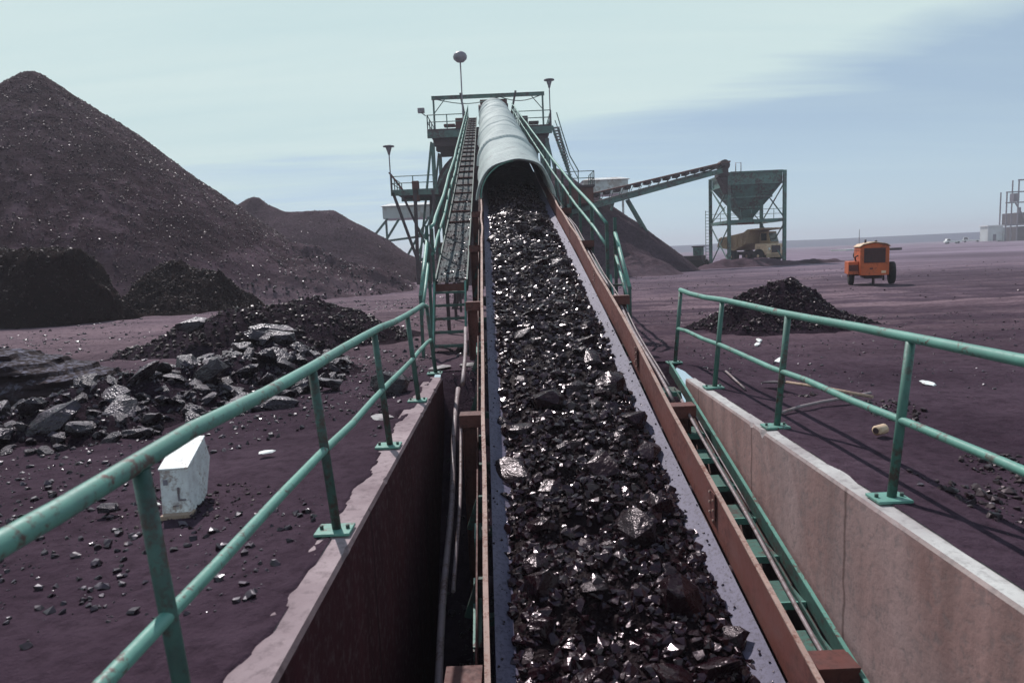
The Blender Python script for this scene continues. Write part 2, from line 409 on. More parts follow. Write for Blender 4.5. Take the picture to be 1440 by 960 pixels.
def axis(segs):
    out = []
    for a, b, s in segs:
        n = max(1, int(round((b - a) / s))); out += list(np.linspace(a, b, n, endpoint=False))
    return out + [segs[-1][1]]
xs = axis([(-1450, -400, 150), (-400, -100, 30), (-100, -30, 5), (-30, -12, .6), (-12, -1.6, .10), (-1.6, -1.2, .022), (-1.2, 2.45, .30), (2.45, 2.75, .022), (2.75, 9, .12), (9, 30, .5), (30, 100, 5), (100, 400, 30), (400, 1450, 150)])
ys = axis([(-1450, -100, 150), (-100, -8, 6), (-8, 1.5, .5), (1.5, 11.0, .07), (11.0, 18, .12), (18, 45, .4), (45, 120, 3), (120, 400, 20), (400, 1450, 120)])
xs = np.array(xs); ys = np.array(ys)
X, Y = np.meshgrid(xs, ys); Z = ground_z(X, Y)
nx = len(xs); I = np.arange(X.size).reshape(X.shape)
q = np.stack([I[:-1, :-1], I[:-1, 1:], I[1:, 1:], I[1:, :-1]], -1).reshape(-1, 4)
cx = ((X[:-1, :-1] + X[1:, 1:]) / 2).ravel(); cy = ((Y[:-1, :-1] + Y[1:, 1:]) / 2).ravel()
keep = ~((cx > -1.2) & (cx < 2.45) & (cy > -8) & (cy < PIT_Y1))
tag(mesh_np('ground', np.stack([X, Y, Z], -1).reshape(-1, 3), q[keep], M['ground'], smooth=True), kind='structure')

# pit floor: a dirt slope that drops to a flat bottom
px_ = np.arange(-1.15, 2.56, .1); py_ = np.concatenate([np.arange(-8, 6, .5), np.arange(6, 10.95, .08)])
Xp, Yp = np.meshgrid(px_, py_)
Zp = np.clip(-(PIT_Y1 - Yp) * .93, -3.2, 0) + fbm(Xp, Yp, 1.3, 4, 40) * .10 * sstep(PIT_Y1 + .2, 9.8, Yp) - .012
Ip = np.arange(Xp.size).reshape(Xp.shape)
tag(mesh_np('pit_floor', np.stack([Xp, Yp, Zp], -1).reshape(-1, 3), np.stack([Ip[:-1, :-1], Ip[:-1, 1:], Ip[1:, 1:], Ip[1:, :-1]], -1).reshape(-1, 4), M['ground'], smooth=True), kind='structure')

# low plateau all round the horizon
n = 360; hv = []; hf = []
for k in range(n):
    a = 2 * PI * k / n
    for (R_, h) in ((560, -.5), (640, 2.6), (690, 7.2), (760, 7.5), (840, -.5)):
        hh = h + (vnoise(np.array([a * 9]), np.array([R_ * .01]), 0, 4)[0] * .6 if h > 1 else 0)
        if h > 1: hh -= .8 * math.sin(a + .3)
        hv.append((R_ * math.cos(a), R_ * math.sin(a), hh))
for k in range(n):
    for j in range(4): hf.append((k * 5 + j, k * 5 + j + 1, ((k + 1) % n) * 5 + j + 1, ((k + 1) % n) * 5 + j))
tag(mesh_np('hills', np.array(hv), np.array(hf), M['hill'], smooth=True), kind='structure')

# ------------------------------------------------------------------ retaining walls
def wall(label, xa, xb, side, y1, mt, chamf=.03):
    t = thing('retaining_wall', label, 'retaining wall', ((xa + xb) / 2, 0, -3.4)); cxm = (xa + xb) / 2
    ysw = np.arange(-6, y1 + .001, .06); vs = []; N = 7
    for y in ysw:
        nz = float(fbm(np.array([y]), np.array([side]), 6.5, 5, 60)[0]); ch = chamf * (.35 + 2.6 * max(0., nz - .28) * (1 + .4 * math.sin(y * 47)))
        prof = [(xa, -3.4), (xa, -ch if side > 0 else -.05), (xa + (ch if side > 0 else .05), .012), (cxm, .014 + nz * .004),
                (xb - (ch if side < 0 else .05), .012), (xb, -ch if side < 0 else -.05), (xb, -3.4)]
        for (px, pz) in prof: vs.append((px - cxm, y, pz + 3.4))
    fs = [(i * N + j, i * N + j + 1, (i + 1) * N + j + 1, (i + 1) * N + j) for i in range(len(ysw) - 1) for j in range(N - 1)]
    b = MB().add(vs, fs); L = (len(ysw) - 1) * N
    b.f += [tuple(range(N)), tuple(L + j for j in range(N))[::-1]]; b.sm += [False, False]
    b.build('wall_slab', mt, t)
    return t
wall('long stained concrete pit wall left of the conveyor, inner face coloured dark for shade', -1.36, IN_L, -1, 10.1, M['concrete_dark'], .045)
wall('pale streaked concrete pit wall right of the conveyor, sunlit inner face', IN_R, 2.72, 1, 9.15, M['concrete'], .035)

# ------------------------------------------------------------------ pipe guard railings by the pit
def railing(label, xs_b, xs_t, ysp, y_end, bend, near_y):
    t = thing('guard_railing', label, 'railing', (xs_b, ysp[0], 0)); o = Vector((xs_b, ysp[0], 0))
    r_ = np.random.default_rng(int(abs(xs_b) * 100)); dirn = 1 if xs_b > 0 else -1
    def P(x, y, z): return Vector((x, y, z)) - o
    def rail(z, fin):
        pts = [P(*fin)] ; yy = y_end - .55
        k = 0
        while yy > near_y:
            pts.append(P(xs_t + r_.uniform(-.008, .008) if z > .8 else (xs_t * .5 + xs_b * .5), yy, z + r_.uniform(-.012, .012))); yy -= .8
        return pts
    MB().tube(rail(1.11, (xs_t, y_end, 1.11 - bend)), .034, 14).build('top_rail', M['green'], t)
    MB().tube(rail(.56, (xs_t * .5 + xs_b * .5, y_end, .55)), .027, 12).build('mid_rail', M['green'], t)
    for y in ysp:
        p = MB().tube([P(xs_b, y, .02), P(xs_b * .5 + xs_t * .5, y, .56), P(xs_t, y, 1.085 - (bend if y > y_end - .1 else 0))], .030, 12).build('post', M['green_post' if xs_b > 0 else 'green_dark'], t)  # darker greens put the posts' backlit shade into their paint
        b = MB().box(xs_b - .13 - o.x, xs_b + .10 - o.x, y - .09 - o.y, y + .09 - o.y, .022, .042)
        b.build('base_plate', M['green'], p, .004)
        for sx in (-.1, .07):
            MB().tube([(xs_b + sx - o.x, y - o.y, .040), (xs_b + sx - o.x, y - o.y, .066)], .013, 8).build('bolt', M['green_dark'], p)
    return t
railing('green two-bar pipe railing along the left pit wall, bent down at its far end', -1.19, -1.27, [2.24, 4.27, 6.28, 8.34, 10.35], 10.38, .06, -.6)
railing('green two-bar pipe railing along the right pit wall, beside the yard', 2.50, 2.60, [10.4, 8.37, 6.38, 4.41, 2.35], 10.42, -.03, .4)

# ------------------------------------------------------------------ the main belt conveyor
_cy = [1.0, 4.4, 5, 6, 7, 8, 10, 12, 14, 16, 18, 20, 22, 24, 60]
_cz = [-2.03, -1.10, -.93, -.655, -.385, -.11, .50, 1.07, 1.62, 2.16, 2.66, 3.16, 3.68, 4.23, 14.2]
def cz(y): return float(np.interp(y, _cy, _cz))
def cxx(y): return .834 - .0283 * (y - 4.4)
def K(u, y, dz=0.0): return Vector((cxx(y) + u, y, cz(y) + dz))
HW = 1.095
def wav(y, s): return float(vnoise(np.array([y * .75]), np.array([s * 3.7]), 0, 11)[0]) * .022
conv = thing('belt_conveyor', 'long inclined coal conveyor rising from the pit into a corrugated half-round hood', 'conveyor', (.834, 4.4, 0))
CO = Vector((.834, 4.4, 0))
def Kc(u, y, dz=0.0): return K(u, y, dz) - CO
def strip(prof, y0, y1, dy, wob=None):
    yy = np.arange(y0, y1 + 1e-6, dy); N = len(prof); vs = []
    for y in yy:
        for (u, dz) in prof:
            w = wob(y) if wob else 0
            vs.append(Kc(u + w, y, dz))
    return vs, [(i * N + j, i * N + (j + 1) % N, (i + 1) * N + (j + 1) % N, (i + 1) * N + j) for i in range(len(yy) - 1) for j in range(N)], N, len(yy)
def closed(prof, y0, y1, dy, name, mt, parent, wob=None, smooth=False):
    vs, fs, N, L = strip(prof, y0, y1, dy, wob); b = MB().add(vs, fs, smooth)
    b.f += [tuple(range(N)), tuple((L - 1) * N + j for j in range(N))[::-1]]; b.sm += [False, False]
    return b.build(name, mt, parent)
# belt: shallow trough
bp = [(-1.05, -.36), (-.80, -.47), (-.5, -.58), (.5, -.58), (.80, -.47), (1.05, -.36), (1.05, -.38), (.80, -.49), (.5, -.60), (-.5, -.60), (-.80, -.49), (-1.05, -.38)]
closed(bp, 1.0, 57.5, .5, 'belt', M['belt'], conv, smooth=False)
for s in (-1, 1):
    w = (lambda y, s=s: wav(y, s))
    sk = closed([(s * HW, -.42), (s * HW, 0), (s * (HW + .012), 0), (s * (HW + .012), -.42)], 1.0, 57.3, .25, 'skirt_board', M['rust_skirt'], conv, w)
    closed([(s * (HW - .008), .001), (s * (HW - .008), .016), (s * (HW + .034), .016), (s * (HW + .034), .001)], 1.0, 57.3, .25, 'top_lip', M['rust_pale'], sk, w)
    closed([(s * (HW + .10), -.62), (s * (HW + .10), -.40), (s * (HW + .115), -.40), (s * (HW + .115), -.62)], 1.0, 57.2, .5, 'stringer', M['rust'], conv)
for y in (3.1, 6.35, 9.7, 13.4, 17.3):
    for s in (-1, 1):
        sp_ = MB(); a = Kc(s * (HW - .006), y, -.30); b_ = Kc(s * (HW - .006), y, -.02); sp_.beam(a, b_, .010, .16, (0, 1, 0)); o = sp_.build('splice_plate', M['rust'], conv)
        bt = MB()
        for dz in (-.26, -.16, -.06):
            for dy in (-.05, .05): p = Kc(s * (HW - .012), y + dy, dz + .27 * dy); bt.tube([p, p + Vector((-s * .014, 0, 0))], .011, 6)
        bt.build('bolts', M['rust_pale'], o)
BY = [4.4, 8.05, 11.8, 15.6, 19.6]
for y in BY:
    for s in (-1, 1):
        a = s * (HW + .045); b = s * (HW + (.33 if s > 0 else .30))
        br = MB().box(min(a, b) + cxx(y) - CO.x, max(a, b) + cxx(y) - CO.x, y - .11 - CO.y, y + .11 - CO.y, cz(y) - .015, cz(y) - .001)
        br.box(min(a, b) + cxx(y) - CO.x, max(a, b) + cxx(y) - CO.x, y - .10 - CO.y, y - .085 - CO.y, cz(y) - .14, cz(y) - .017)
        br.box(min(a, b) + cxx(y) - CO.x, max(a, b) + cxx(y) - CO.x, y + .085 - CO.y, y + .10 - CO.y, cz(y) - .14, cz(y) - .017)
        br.box(min(a, b) + cxx(y) - CO.x, max(a, b) + cxx(y) - CO.x, y - .10 - CO.y, y + .10 - CO.y, cz(y) - .155, cz(y) - .142)
        br.build('bracket', M['rust'], conv)
        zb = max(-3.15, -(PIT_Y1 - y) * .93) if y < PIT_Y1 else 0
        u = s * (HW + .19); p = Vector((cxx(y) + u, y, 0)) - CO
        MB().ibeam((p.x, p.y, cz(y) - .157), (p.x, p.y, zb - .05), .15, .17, .014, (1, 0, 0)).build('post', M['rust'], conv)
for y in (25, 31, 38, 46, 53):
    for s in (-1, 1):
        p0 = K(s * 1.3, y, -.7) - CO; p1 = Vector((cxx(y) + s * 2.3, y, -.05)) - CO
        MB().ibeam(p0, p1, .2, .22, .02, (0, 1, 0)).build('trestle_leg', M['steel_dark'], conv)
    b = MB()
    zt = cz(y) - .7
    for k in range(int(zt // 2.5)):
        z0 = 1.2 + k * 2.5; f0 = (zt - z0) / zt; f1 = (zt - min(z0 + 2.5, zt)) / zt
        b.beam((cxx(y) - 1.3 - f0 - CO.x, y - CO.y, z0), (cxx(y) + 1.3 + f1 - CO.x, y - CO.y, min(z0 + 2.5, zt)), .09, .09)
    if b.v: b.build('cross_brace', M['steel_dark'], conv)
# trough idlers visible down the open left side
for y in np.arange(2.2, 22, 1.22):
    idl = MB()
    c = K(0, y, 0) - CO
    idl.beam((c.x - 1.16, c.y, c.z - .60), (c.x - 1.16, c.y, c.z - .42), .10, .05)
    idl.beam((c.x + 1.16, c.y, c.z - .60), (c.x + 1.16, c.y, c.z - .42), .10, .05)
    idl.beam((c.x - 1.2, c.y, c.z - .82), (c.x + 1.2, c.y, c.z - .82), .09, .08)
    idl.beam((c.x - 1.30, c.y, c.z - .78), (c.x - 1.18, c.y, c.z - .44), .07, .06)
    o = idl.build('idler_frame', M['green_dark'], conv)
    rl = MB().tube([(c.x - 1.12, c.y, c.z - .47), (c.x - .54, c.y, c.z - .70)], .07, 12)
    rl.tube([(c.x - .5, c.y, c.z - .68), (c.x + .5, c.y, c.z - .68)], .07, 12).tube([(c.x + .54, c.y, c.z - .70), (c.x + 1.12, c.y, c.z - .47)], .07, 12)
    rl.build('rollers', M['steel_dark'], o)
# flaking teal guard plate low on the left side
gp = MB()
for (ya, yb) in ((5.35, 6.15), (6.7, 6.95), (11.2, 11.6)):
    a = K(-1.235, ya, -.78) - CO; b_ = K(-1.235, yb, -.78) - CO
    gp.beam(a, b_, .012, .26)
    gp.beam(a + Vector((.03, 0, .14)), b_ + Vector((.03, 0, .14)), .075, .012)
gp.build('guard_plate', M['green'], conv)
# corrugated half-round hood
R0 = 1.17; hv = []; NA = 26; yy = np.arange(21.7, 57.6, .04); jit = np.random.default_rng(3)
sec = jit.normal(size=(20, 3)) * .012
for i, y in enumerate(yy):
    k = int((y - 21.7) // 2.4); ph = ((y - 21.7) / 2.4) % 1
    rr = R0 + .028 * math.sin(2 * PI * (y - 21.7) / .30 + .6) + sec[k % 20, 0] + (.028 if ph < .06 else 0)
    for j in range(NA + 1):
        a = PI * (j / NA); dent = .055 * float(vnoise(np.array([a * 2.2]), np.array([y * .5]), 0, 8)[0])
        hv.append(Kc((rr + dent) * math.cos(a) + sec[k % 20, 1] * .7, y, (rr + dent) * math.sin(a) - .05))
n1 = len(yy); hv = np.array([tuple(v) for v in hv]); hin = hv.copy()
cc = np.array([tuple(Kc(0, y, 0)) for y in yy]).repeat(NA + 1, 0); hin = cc + (hv - cc) * .985
W = NA + 1; fo = []
for i in range(n1 - 1):
    for j in range(NA): fo.append((i * W + j, i * W + j + 1, (i + 1) * W + j + 1, (i + 1) * W + j))
fo = np.array(fo); T = n1 * W
fi = fo[:, ::-1] + T
rim = [(j, j + T, j + 1 + T, j + 1) for j in range(NA)] + [((n1 - 1) * W + j, (n1 - 1) * W + j + 1, (n1 - 1) * W + j + 1 + T, (n1 - 1) * W + j + T) for j in range(NA)]
hood = mesh_np('hood', np.concatenate([hv, hin]), np.concatenate([fo, fi, np.array(rim)]), M['galv'], conv, True)
MB().beam(Kc(-1.1, 57.35, .1), Kc(1.1, 57.35, .1), .03, 1.9).build('end_plate', M['rust'], hood)  # added plate, blocks light from the unseen far end of the hood
MB().tube([Kc(1.12 * math.cos(a), 21.75, 1.12 * math.sin(a) - .02 - (.25 if a > PI - .01 else 0)) for a in np.linspace(PI * .52, PI, 14)], .024, 8).build('hood_rim', M['green'], hood)
for s in (-1, 1): closed([(s * 1.135, -.46), (s * 1.135, .02), (s * 1.150, .02), (s * 1.150, -.46)], 21.8, 57.2, .5, 'light_seal_sheet', M['rust'], hood)  # added sheets that close the slit of light beside the skirts
# two loose service pipes along the left, low, and along the right
def sag(u, dz, y0, y1, r, name, mt, parent=conv, off=CO, du=0.0):
    pts = [K(u + du * (y - y0) / (y1 - y0) + .012 * math.sin(y * 2.1 + u), y, dz + .02 * math.sin(y * 1.3 + u * 3)) - off for y in np.arange(y0, y1, .3)]
    return MB().tube(pts, r, 10).build(name, mt, parent)
sag(-1.52, -.72, 2.0, 10.2, .034, 'service_pipe', M['pipe']); sag(-1.42, -.64, 6.0, 9.2, .020, 'service_pipe', M['pipe'])
sag(-1.40, -.30, 9.35, 11.5, .030, 'service_pipe', M['pipe'])
sag(1.29, -.10, 3.2, 8.4, .018, 'service_pipe', M['pipe'], du=.06); sag(1.39, -.12, 6.2, 8.1, .007, 'service_pipe', M['pipe'], du=.04)
sag(1.27, -.17, 8.4, 12.6, .024, 'service_pipe', M['pipe']); sag(1.25, -.16, 12.7, 21, .022, 'service_pipe', M['pipe']); sag(1.34, -.20, 8.9, 20, .012, 'service_pipe', M['pipe'])

# coal bed (small fragments and fines nobody could count)
cyy = np.arange(1.2, 30, .05); cuu = np.linspace(-1.0, .98, 64)
U, YY = np.meshgrid(cuu, cyy)
lim = .95 + .05 * fbm(YY, U * 0, 1.2, 3, 77) + .01 * (U < 0)
h = -.49 + .26 * np.clip(1 - (np.abs(U) / lim) ** 2.2, -.4, 1) + fbm(U, YY, 2.6, 5, 31) * .20 * np.clip(1.05 - np.abs(U) / lim, 0, 1)
XX = .834 - .0283 * (YY - 4.4) + U; ZZ = np.interp(YY, _cy, _cz) + h
Ic = np.arange(U.size).reshape(U.shape)
bedV = np.stack([XX, YY, ZZ], -1).reshape(-1, 3); bedF = np.stack([Ic[:-1, :-1], Ic[:-1, 1:], Ic[1:, 1:], Ic[1:, :-1]], -1).reshape(-1, 4)
tag(mesh_np('coal_bed', bedV, bedF, M['coal_fines']), 'bed of fine black coal filling the trough of the long belt', 'coal', kind='stuff')
def bed_h(u, y):
    lim = .95 + .01 * (u < 0)
    return -.49 + .26 * np.clip(1 - (np.abs(u) / lim) ** 2.2, -.4, 1) + fbm(u, y, 2.6, 5, 31) * .20 * np.clip(1.05 - np.abs(u) / lim, 0, 1)
r = np.random.default_rng(5); n = 26000
y = 1.6 + (r.uniform(0, 1, n) ** 1.25) * 24; u = r.uniform(-.97, .98, n)
u = np.where(u < -.92 + .05 * vnoise(y * 1.7, y * 0, 0, 3), u * .8, u)
p = np.stack([.834 - .0283 * (y - 4.4) + u, y, np.interp(y, _cy, _cz) + bed_h(u, y) + .008], -1)
sz = .008 + .070 * r.uniform(0, 1, n) ** 3.6
tag(scatter('coal_fragments', p, sz, M['coal'], r, .7), 'countless small shiny coal fragments spread over the loaded belt', 'coal', kind='stuff')
n = 700; sgn = r.choice([-1, 1], n); y = 1.8 + 19 * r.uniform(0, 1, n) ** 1.3; u = sgn * (.90 + .14 * r.uniform(0, 1, n)); p = np.stack([.834 - .0283 * (y - 4.4) + u, y, np.interp(y, _cy, _cz) - .47 + .44 * (np.abs(u) - .80) + .004], -1)
tag(scatter('coal_spill', p, .004 + .013 * r.uniform(0, 1, n) ** 3, M['coal'], r, .7), 'fine coal crumbs spilled on the bare margins of the belt', 'coal', kind='stuff')
# lumps, each one a thing
r = np.random.default_rng(12); placed = []; n_l = 0
GL = 'coal lumps riding on the belt'
for t_ in range(6000):
    if n_l >= 290: break
    y = 2.6 + 21 * r.uniform() ** 1.15; u = r.uniform(-.88, .90)
    s = .055 + .20 * r.uniform() ** 2.2
    if y < 5.2: s = min(s, .21)
    if abs(u) + s * .8 > .97: continue
    if any((u - a) ** 2 + (y - b) ** 2 < (.82 * (s + c)) ** 2 for a, b, c in placed): continue
    placed.append((u, y, s)); n_l += 1
    slab = r.uniform() < .55; dull = r.uniform() < .28
    hz = float(bed_h(np.array([u]), np.array([y]))[0])
    where = 'near end of the belt' if y < 7 else ('middle stretch of the belt' if y < 13 else 'far stretch of the belt just below the hood')
    kind = ('dull grey-black coal slab' if dull else 'flat shiny coal slab') if slab else ('dull blocky coal lump' if dull else 'glossy jagged coal lump')
    big = 'large ' if s > .15 else ('middling ' if s > .09 else 'small ')
    rock('coal_lump', 'slab' if slab else 'lump', int(r.integers(0, 8)), (cxx(y) + u, y, cz(y) + hz + s * (.06 if slab else .12)), (s * r.uniform(.8, 1.2), s, s * r.uniform(.75, 1.15)),
         (r.uniform(-.5, .5) + .15, r.uniform(-.45, .45), r.uniform(0, 6.28)), M['lump_dull'] if dull else M['lump_gloss'],
         big + kind + ' on the ' + where, 'coal lump', GL + ', ' + big + kind + ', ' + where)

# ------------------------------------------------------------------ left walkway, its hand rail and the steep end stairs
wk = thing('conveyor_walkway', 'narrow plated walkway with green handrail climbing left of the hooded conveyor', 'walkway', (-1.2, 13.8, 0)); WO = Vector((-1.2, 13.8, 0))
def Kw(u, y, dz=0.0): return K(u, y, dz) - WO
vs = []; fs = []; yy = np.arange(13.75, 56.8, .4); uu = np.linspace(-2.04, -1.44, 41)
for y in yy:
    for j, u in enumerate(uu): vs.append(Kw(u, y, -.26 + (.006 if j % 4 in (0, 1) else 0)))
fs = [(i * 41 + j, i * 41 + j + 1, (i + 1) * 41 + j + 1, (i + 1) * 41 + j) for i in range(len(yy) - 1) for j in range(40)]
dk = MB().add(vs, fs); dk.build('deck', M['deck'], wk)
for y in np.arange(19.5, 56, 1.55):
    a = Kw(-2.03, y, -.235); b = Kw(-1.45, y, -.235); MB().beam(a, b, .34 if y > 26 else .16, .035).build('deck_cleat', M['rust'], wk)
for u in (-2.06, -1.42):
    b = MB()
    for ya, yb in zip(np.arange(13.75, 56, 6), np.arange(13.75, 56, 6) + 6): b.beam(Kw(u, ya, -.30), Kw(u, min(yb, 56.8), -.30), .03, .20)
    b.build('side_channel', M['green_dark'], wk)
MB().beam(Kw(-2.05, 13.74, -.36), Kw(-1.43, 13.74, -.36), .02, .16).build('end_plate', M['rust'], wk)
def hr(dz, kink, y0):
    pts = []
    for y in np.concatenate([[y0, y0 + .5, y0 + 1.2, y0 + 2.2], np.arange(y0 + 3.7, 56.5, 2.0)]):
        s_ = .05 * math.sin(y * .8) * (y < 26) if y > y0 + 1 else 0
        pts.append(Kw(-2.06 + s_ * .6 - (.03 if y < y0 + .3 else 0), y, dz - (kink if y < y0 + .1 else 0) + s_ * .5))
    return pts
MB().tube(hr(.80, -.04, 13.8), .034, 10).build('top_rail', M['green'], wk)
MB().tube(hr(.32, .02, 13.8), .030, 10).build('mid_rail', M['green'], wk)
for y in np.arange(13.85, 56.5, 2.0):
    MB().beam(Kw(-2.085, y, -.38), Kw(-2.07, y, .80), .05, .05, (0, 1, 0)).build('rail_post', M['green_dark'], wk)
for y in np.arange(16.5, 24, 3.5):
    q = Kw(-2.0, y, -.3); MB().beam((q.x, q.y, -.05), (q.x, q.y, q.z), .08, .08).build('support_post', M['steel_dark'], wk)
r = np.random.default_rng(8); n = 900; y = 13.8 + 12 * r.uniform(0, 1, n) ** 1.6; u = -1.44 - .6 * r.uniform(0, 1, n) ** 1.3
p = np.stack([.834 - .0283 * (y - 4.4) + u, y, np.interp(y, _cy, _cz) - .24], -1)
tag(scatter('spilled_coal', p, .008 + .022 * r.uniform(0, 1, n) ** 3, M['coal'], r), 'small spilled coal crumbs lying on the left walkway deck', 'coal', kind='stuff')

def stairs(label, xl, xr, xrail, full):
    st = thing('steep_stairs', label, 'stairs', (xl, 12.9, 0)); o = Vector((xl, 12.9, 0))
    P = lambda x, y, z: Vector((x, y, z)) - o
    for x in ((xl, xr) if full else (xr,)):
        MB().beam(P(x, 12.85, -.03), P(x, 13.72, 1.28), .035, .17, (0, 1, 0)).build('stringer', M['green'], st)
    for k in range(5):
        f = (k + .6) / 5.3
        y = 12.85 + .87 * f
        MB().box(min(xl, xr) + .02 - o.x, max(xl, xr) - .02 - o.x, y - .10 - o.y, y + .10 - o.y, -.03 + 1.31 * f - .02, -.03 + 1.31 * f + .02).build('tread', M['green_dark'], st)
    for (za, zb, r_) in ((1.10, 2.15, .038), (.74, 1.70, .030)):
        MB().tube([P(xrail, 12.38, za), P(xrail, 13.9, zb)], r_, 10).build('handrail', M['green'], st)
    MB().beam(P(xrail - .01, 12.38, -.05), P(xrail, 12.38, 1.13), .055, .055, (0, 1, 0)).build('post', M['green_dark'], st)
    MB().beam(P(xrail, 13.92, .2), P(xrail, 13.92, 2.45), .06, .06, (0, 1, 0)).build('post', M['green_dark'], st)
    return st
stairs('steep green stairs climbing to the left walkway, five treads above bare dirt', -1.50, -.88, -1.62, True)
stairs('steep green stair rail on the right side of the conveyor above the yard', 2.02, 2.28, 2.17, True)

# right side rail above ground
rr_ = thing('side_rail', 'green handrail with dark posts climbing along the right flank of the hooded conveyor', 'railing', (1.96, 13.8, 0)); RO = Vector((1.96, 13.8, 0))
def Kr(u, y, dz=0.0): return K(u, y, dz) - RO
for dz, rad, nm in ((.78, .036, 'top_rail'), (.33, .032, 'mid_rail')):
    MB().tube([Kr(1.40 + .012 * math.sin(y), y, dz + .02 * math.sin(y * .9)) for y in np.arange(13.8, 56.5, 1.5)], rad, 10).build(nm, M['green'], rr_)
for y in np.arange(13.8, 56.5, 1.95):
    b = Kr(1.42, y, -1.35 if y < 24 else -.55)
    MB().beam(b, Kr(1.42, y, .78), .065, .065, (0, 1, 0)).build('rail_post', M['green_dark'], rr_)
b = MB()
for ya in np.arange(13.4, 56, 6): b.beam(Kr(1.36, ya, -.42), Kr(1.36, min(ya + 6, 56.7), -.42), .05, .22)
b.build('side_channel', M['green_dark'], rr_)

# service stair down in the pit on the right
ps = thing('pit_stairs', 'long green service stair going down into the pit between conveyor and right wall', 'stairs', (2.2, 9.9, 0)); PO = Vector((2.2, 9.9, 0))
def S(x, y, dz=0.0): return Vector((x, y, .08 - (8.83 - y) * .228 - .23 + dz + max(0, y - 9) * .12)) - PO
sg_ = MB().beam(S(2.27, 9.75, -.08), S(2.27, 1.5, -.08), .022, .15).build('stringer', M['green_dark'], ps)
MB().beam(S(2.265, 9.75, .003), S(2.265, 1.5, .003), .030, .012).build('stringer_flange', M['green'], sg_)
MB().beam(S(2.20, 9.2, -.10), S(2.20, 1.5, -.10), .014, .04).build('inner_rail', M['green_dark'], ps)
for y in np.arange(2.0, 9.4, .56):
    p = S(0, y, -.15)
    xi = cxx(y) + HW + .03 - PO.x; b = MB().box(xi, 2.255 - PO.x, y - .20 - PO.y, y + .16 - PO.y, p.z - .01, p.z + .006)
    tr = b.build('tread', M['green_post'], ps)
    MB().box(xi, 2.255 - PO.x, y - .222 - PO.y, y - .203 - PO.y, p.z - .05, p.z + .012).build('nosing', M['green'], tr)

# ------------------------------------------------------------------ piles
def pile(name, label, cat, ridges, slope, mt, bbox, step, noise=(.25, .18), nfine=.05, seed=1, chipn=0, chips_sz=(.03, .10), chipmat='coal', flat=None, round_=.6):
    xs_ = np.arange(bbox[0], bbox[1], step); ys_ = np.arange(bbox[2], bbox[3], step); Xg, Yg = np.meshgrid(xs_, ys_)
    def H(x, y):
        x = np.asarray(x, float); y = np.asarray(y, float)
        wx = x + fbm(x, y, noise[0] * 1.6, 3, seed + 50) * noise[1] * 1.5
        best = np.full(x.shape, -9.)
        for (a, b) in ridges:
            ax, ay, ah = a; bx, by, bh = b; L2 = max(1e-6, (bx - ax) ** 2 + (by - ay) ** 2)
            t = np.clip(((wx - ax) * (bx - ax) + (y - ay) * (by - ay)) / L2, 0, 1)
            d = np.hypot(wx - ax - t * (bx - ax), y - ay - t * (by - ay))
            hh = ah + t * (bh - ah) - slope * (np.sqrt(d * d + round_ * round_) - round_)
            best = np.maximum(best, hh)
        z = best + fbm(x, y, noise[0], 5, seed) * noise[1] + fbm(x, y, noise[0] * 7, 3, seed + 7) * nfine
        if flat: z = -np.log(np.exp(-2.2 * z) + np.exp(-2.2 * (flat + fbm(x, y, .45, 4, seed) * .5))) / 2.2
        best = best + .45 * np.clip(2.6 - best, 0, 5) * (1 if slope > .75 and ridges[0][0][2] > 12 else 0)
        toe = sstep(-.5, .6, best)
        return np.where(z > 0, z * toe, z * .6) - .05
    Z = H(Xg, Yg); I = np.arange(Xg.size).reshape(Xg.shape)
    q = np.stack([I[:-1, :-1], I[:-1, 1:], I[1:, 1:], I[1:, :-1]], -1).reshape(-1, 4)
    zmax = Z.ravel()[q].max(1); q = q[zmax > -.16]
    us, inv = np.unique(q, return_inverse=True); V = np.stack([Xg, Yg, Z], -1).reshape(-1, 3)[us]
    cx0 = V[:, 0].mean(); cy0 = V[:, 1].mean(); V = V - np.array([cx0, cy0, 0])
    o = mesh_np(name, V, inv.reshape(-1, 4), mt, smooth=True); o.location = (cx0, cy0, 0); tag(o, label, cat)
    if chipn:
        r = np.random.default_rng(seed); x = r.uniform(bbox[0], bbox[1], chipn * 3); y = r.uniform(bbox[2], bbox[3], chipn * 3)
        z = H(x, y); k = z > .02; x, y, z = x[k][:chipn], y[k][:chipn], z[k][:chipn]
        # coarser pieces roll to the foot of the pile
        s = chips_sz[0] + (chips_sz[1] - chips_sz[0]) * r.uniform(0, 1, len(x)) ** 3
        c = scatter(name + '_lumps', np.stack([x - cx0, y - cy0, z + s * .2], -1), s, M[chipmat], r, 1.0, parent=o); c.name = 'loose_lumps'; c['kind'] = 'stuff'
    return H
H1 = pile('coal_pile', 'huge conical coal stockpile with sharp peak filling the left of the view', 'coal pile', [((-28.2, 43, 14.2), (-28.4, 43.1, 14.2)), ((-28.4, 43.1, 14.1), (-50, 52, 9))], .785, M['pile'], (-60, -6, 18, 66), .22, (.25, .20), .07, 2, 75000, (.012, .062), 'pile_chip', round_=.4)
pile('coal_pile', 'far long coal stockpile with two humps behind the conical one, left of the tower', 'coal pile', [((-23.0, 64, 8.45), (-21.9, 64, 7.6)), ((-21.9, 64, 7.6), (-20.1, 64, 6.95)), ((-20.1, 64, 6.95), (-16.3, 64.3, 6.95))], .70, M['pile_far'], (-42, 0, 48, 82), .4, (.25, .3), .04, 4, 9000, (.02, .06), 'pile_chip')
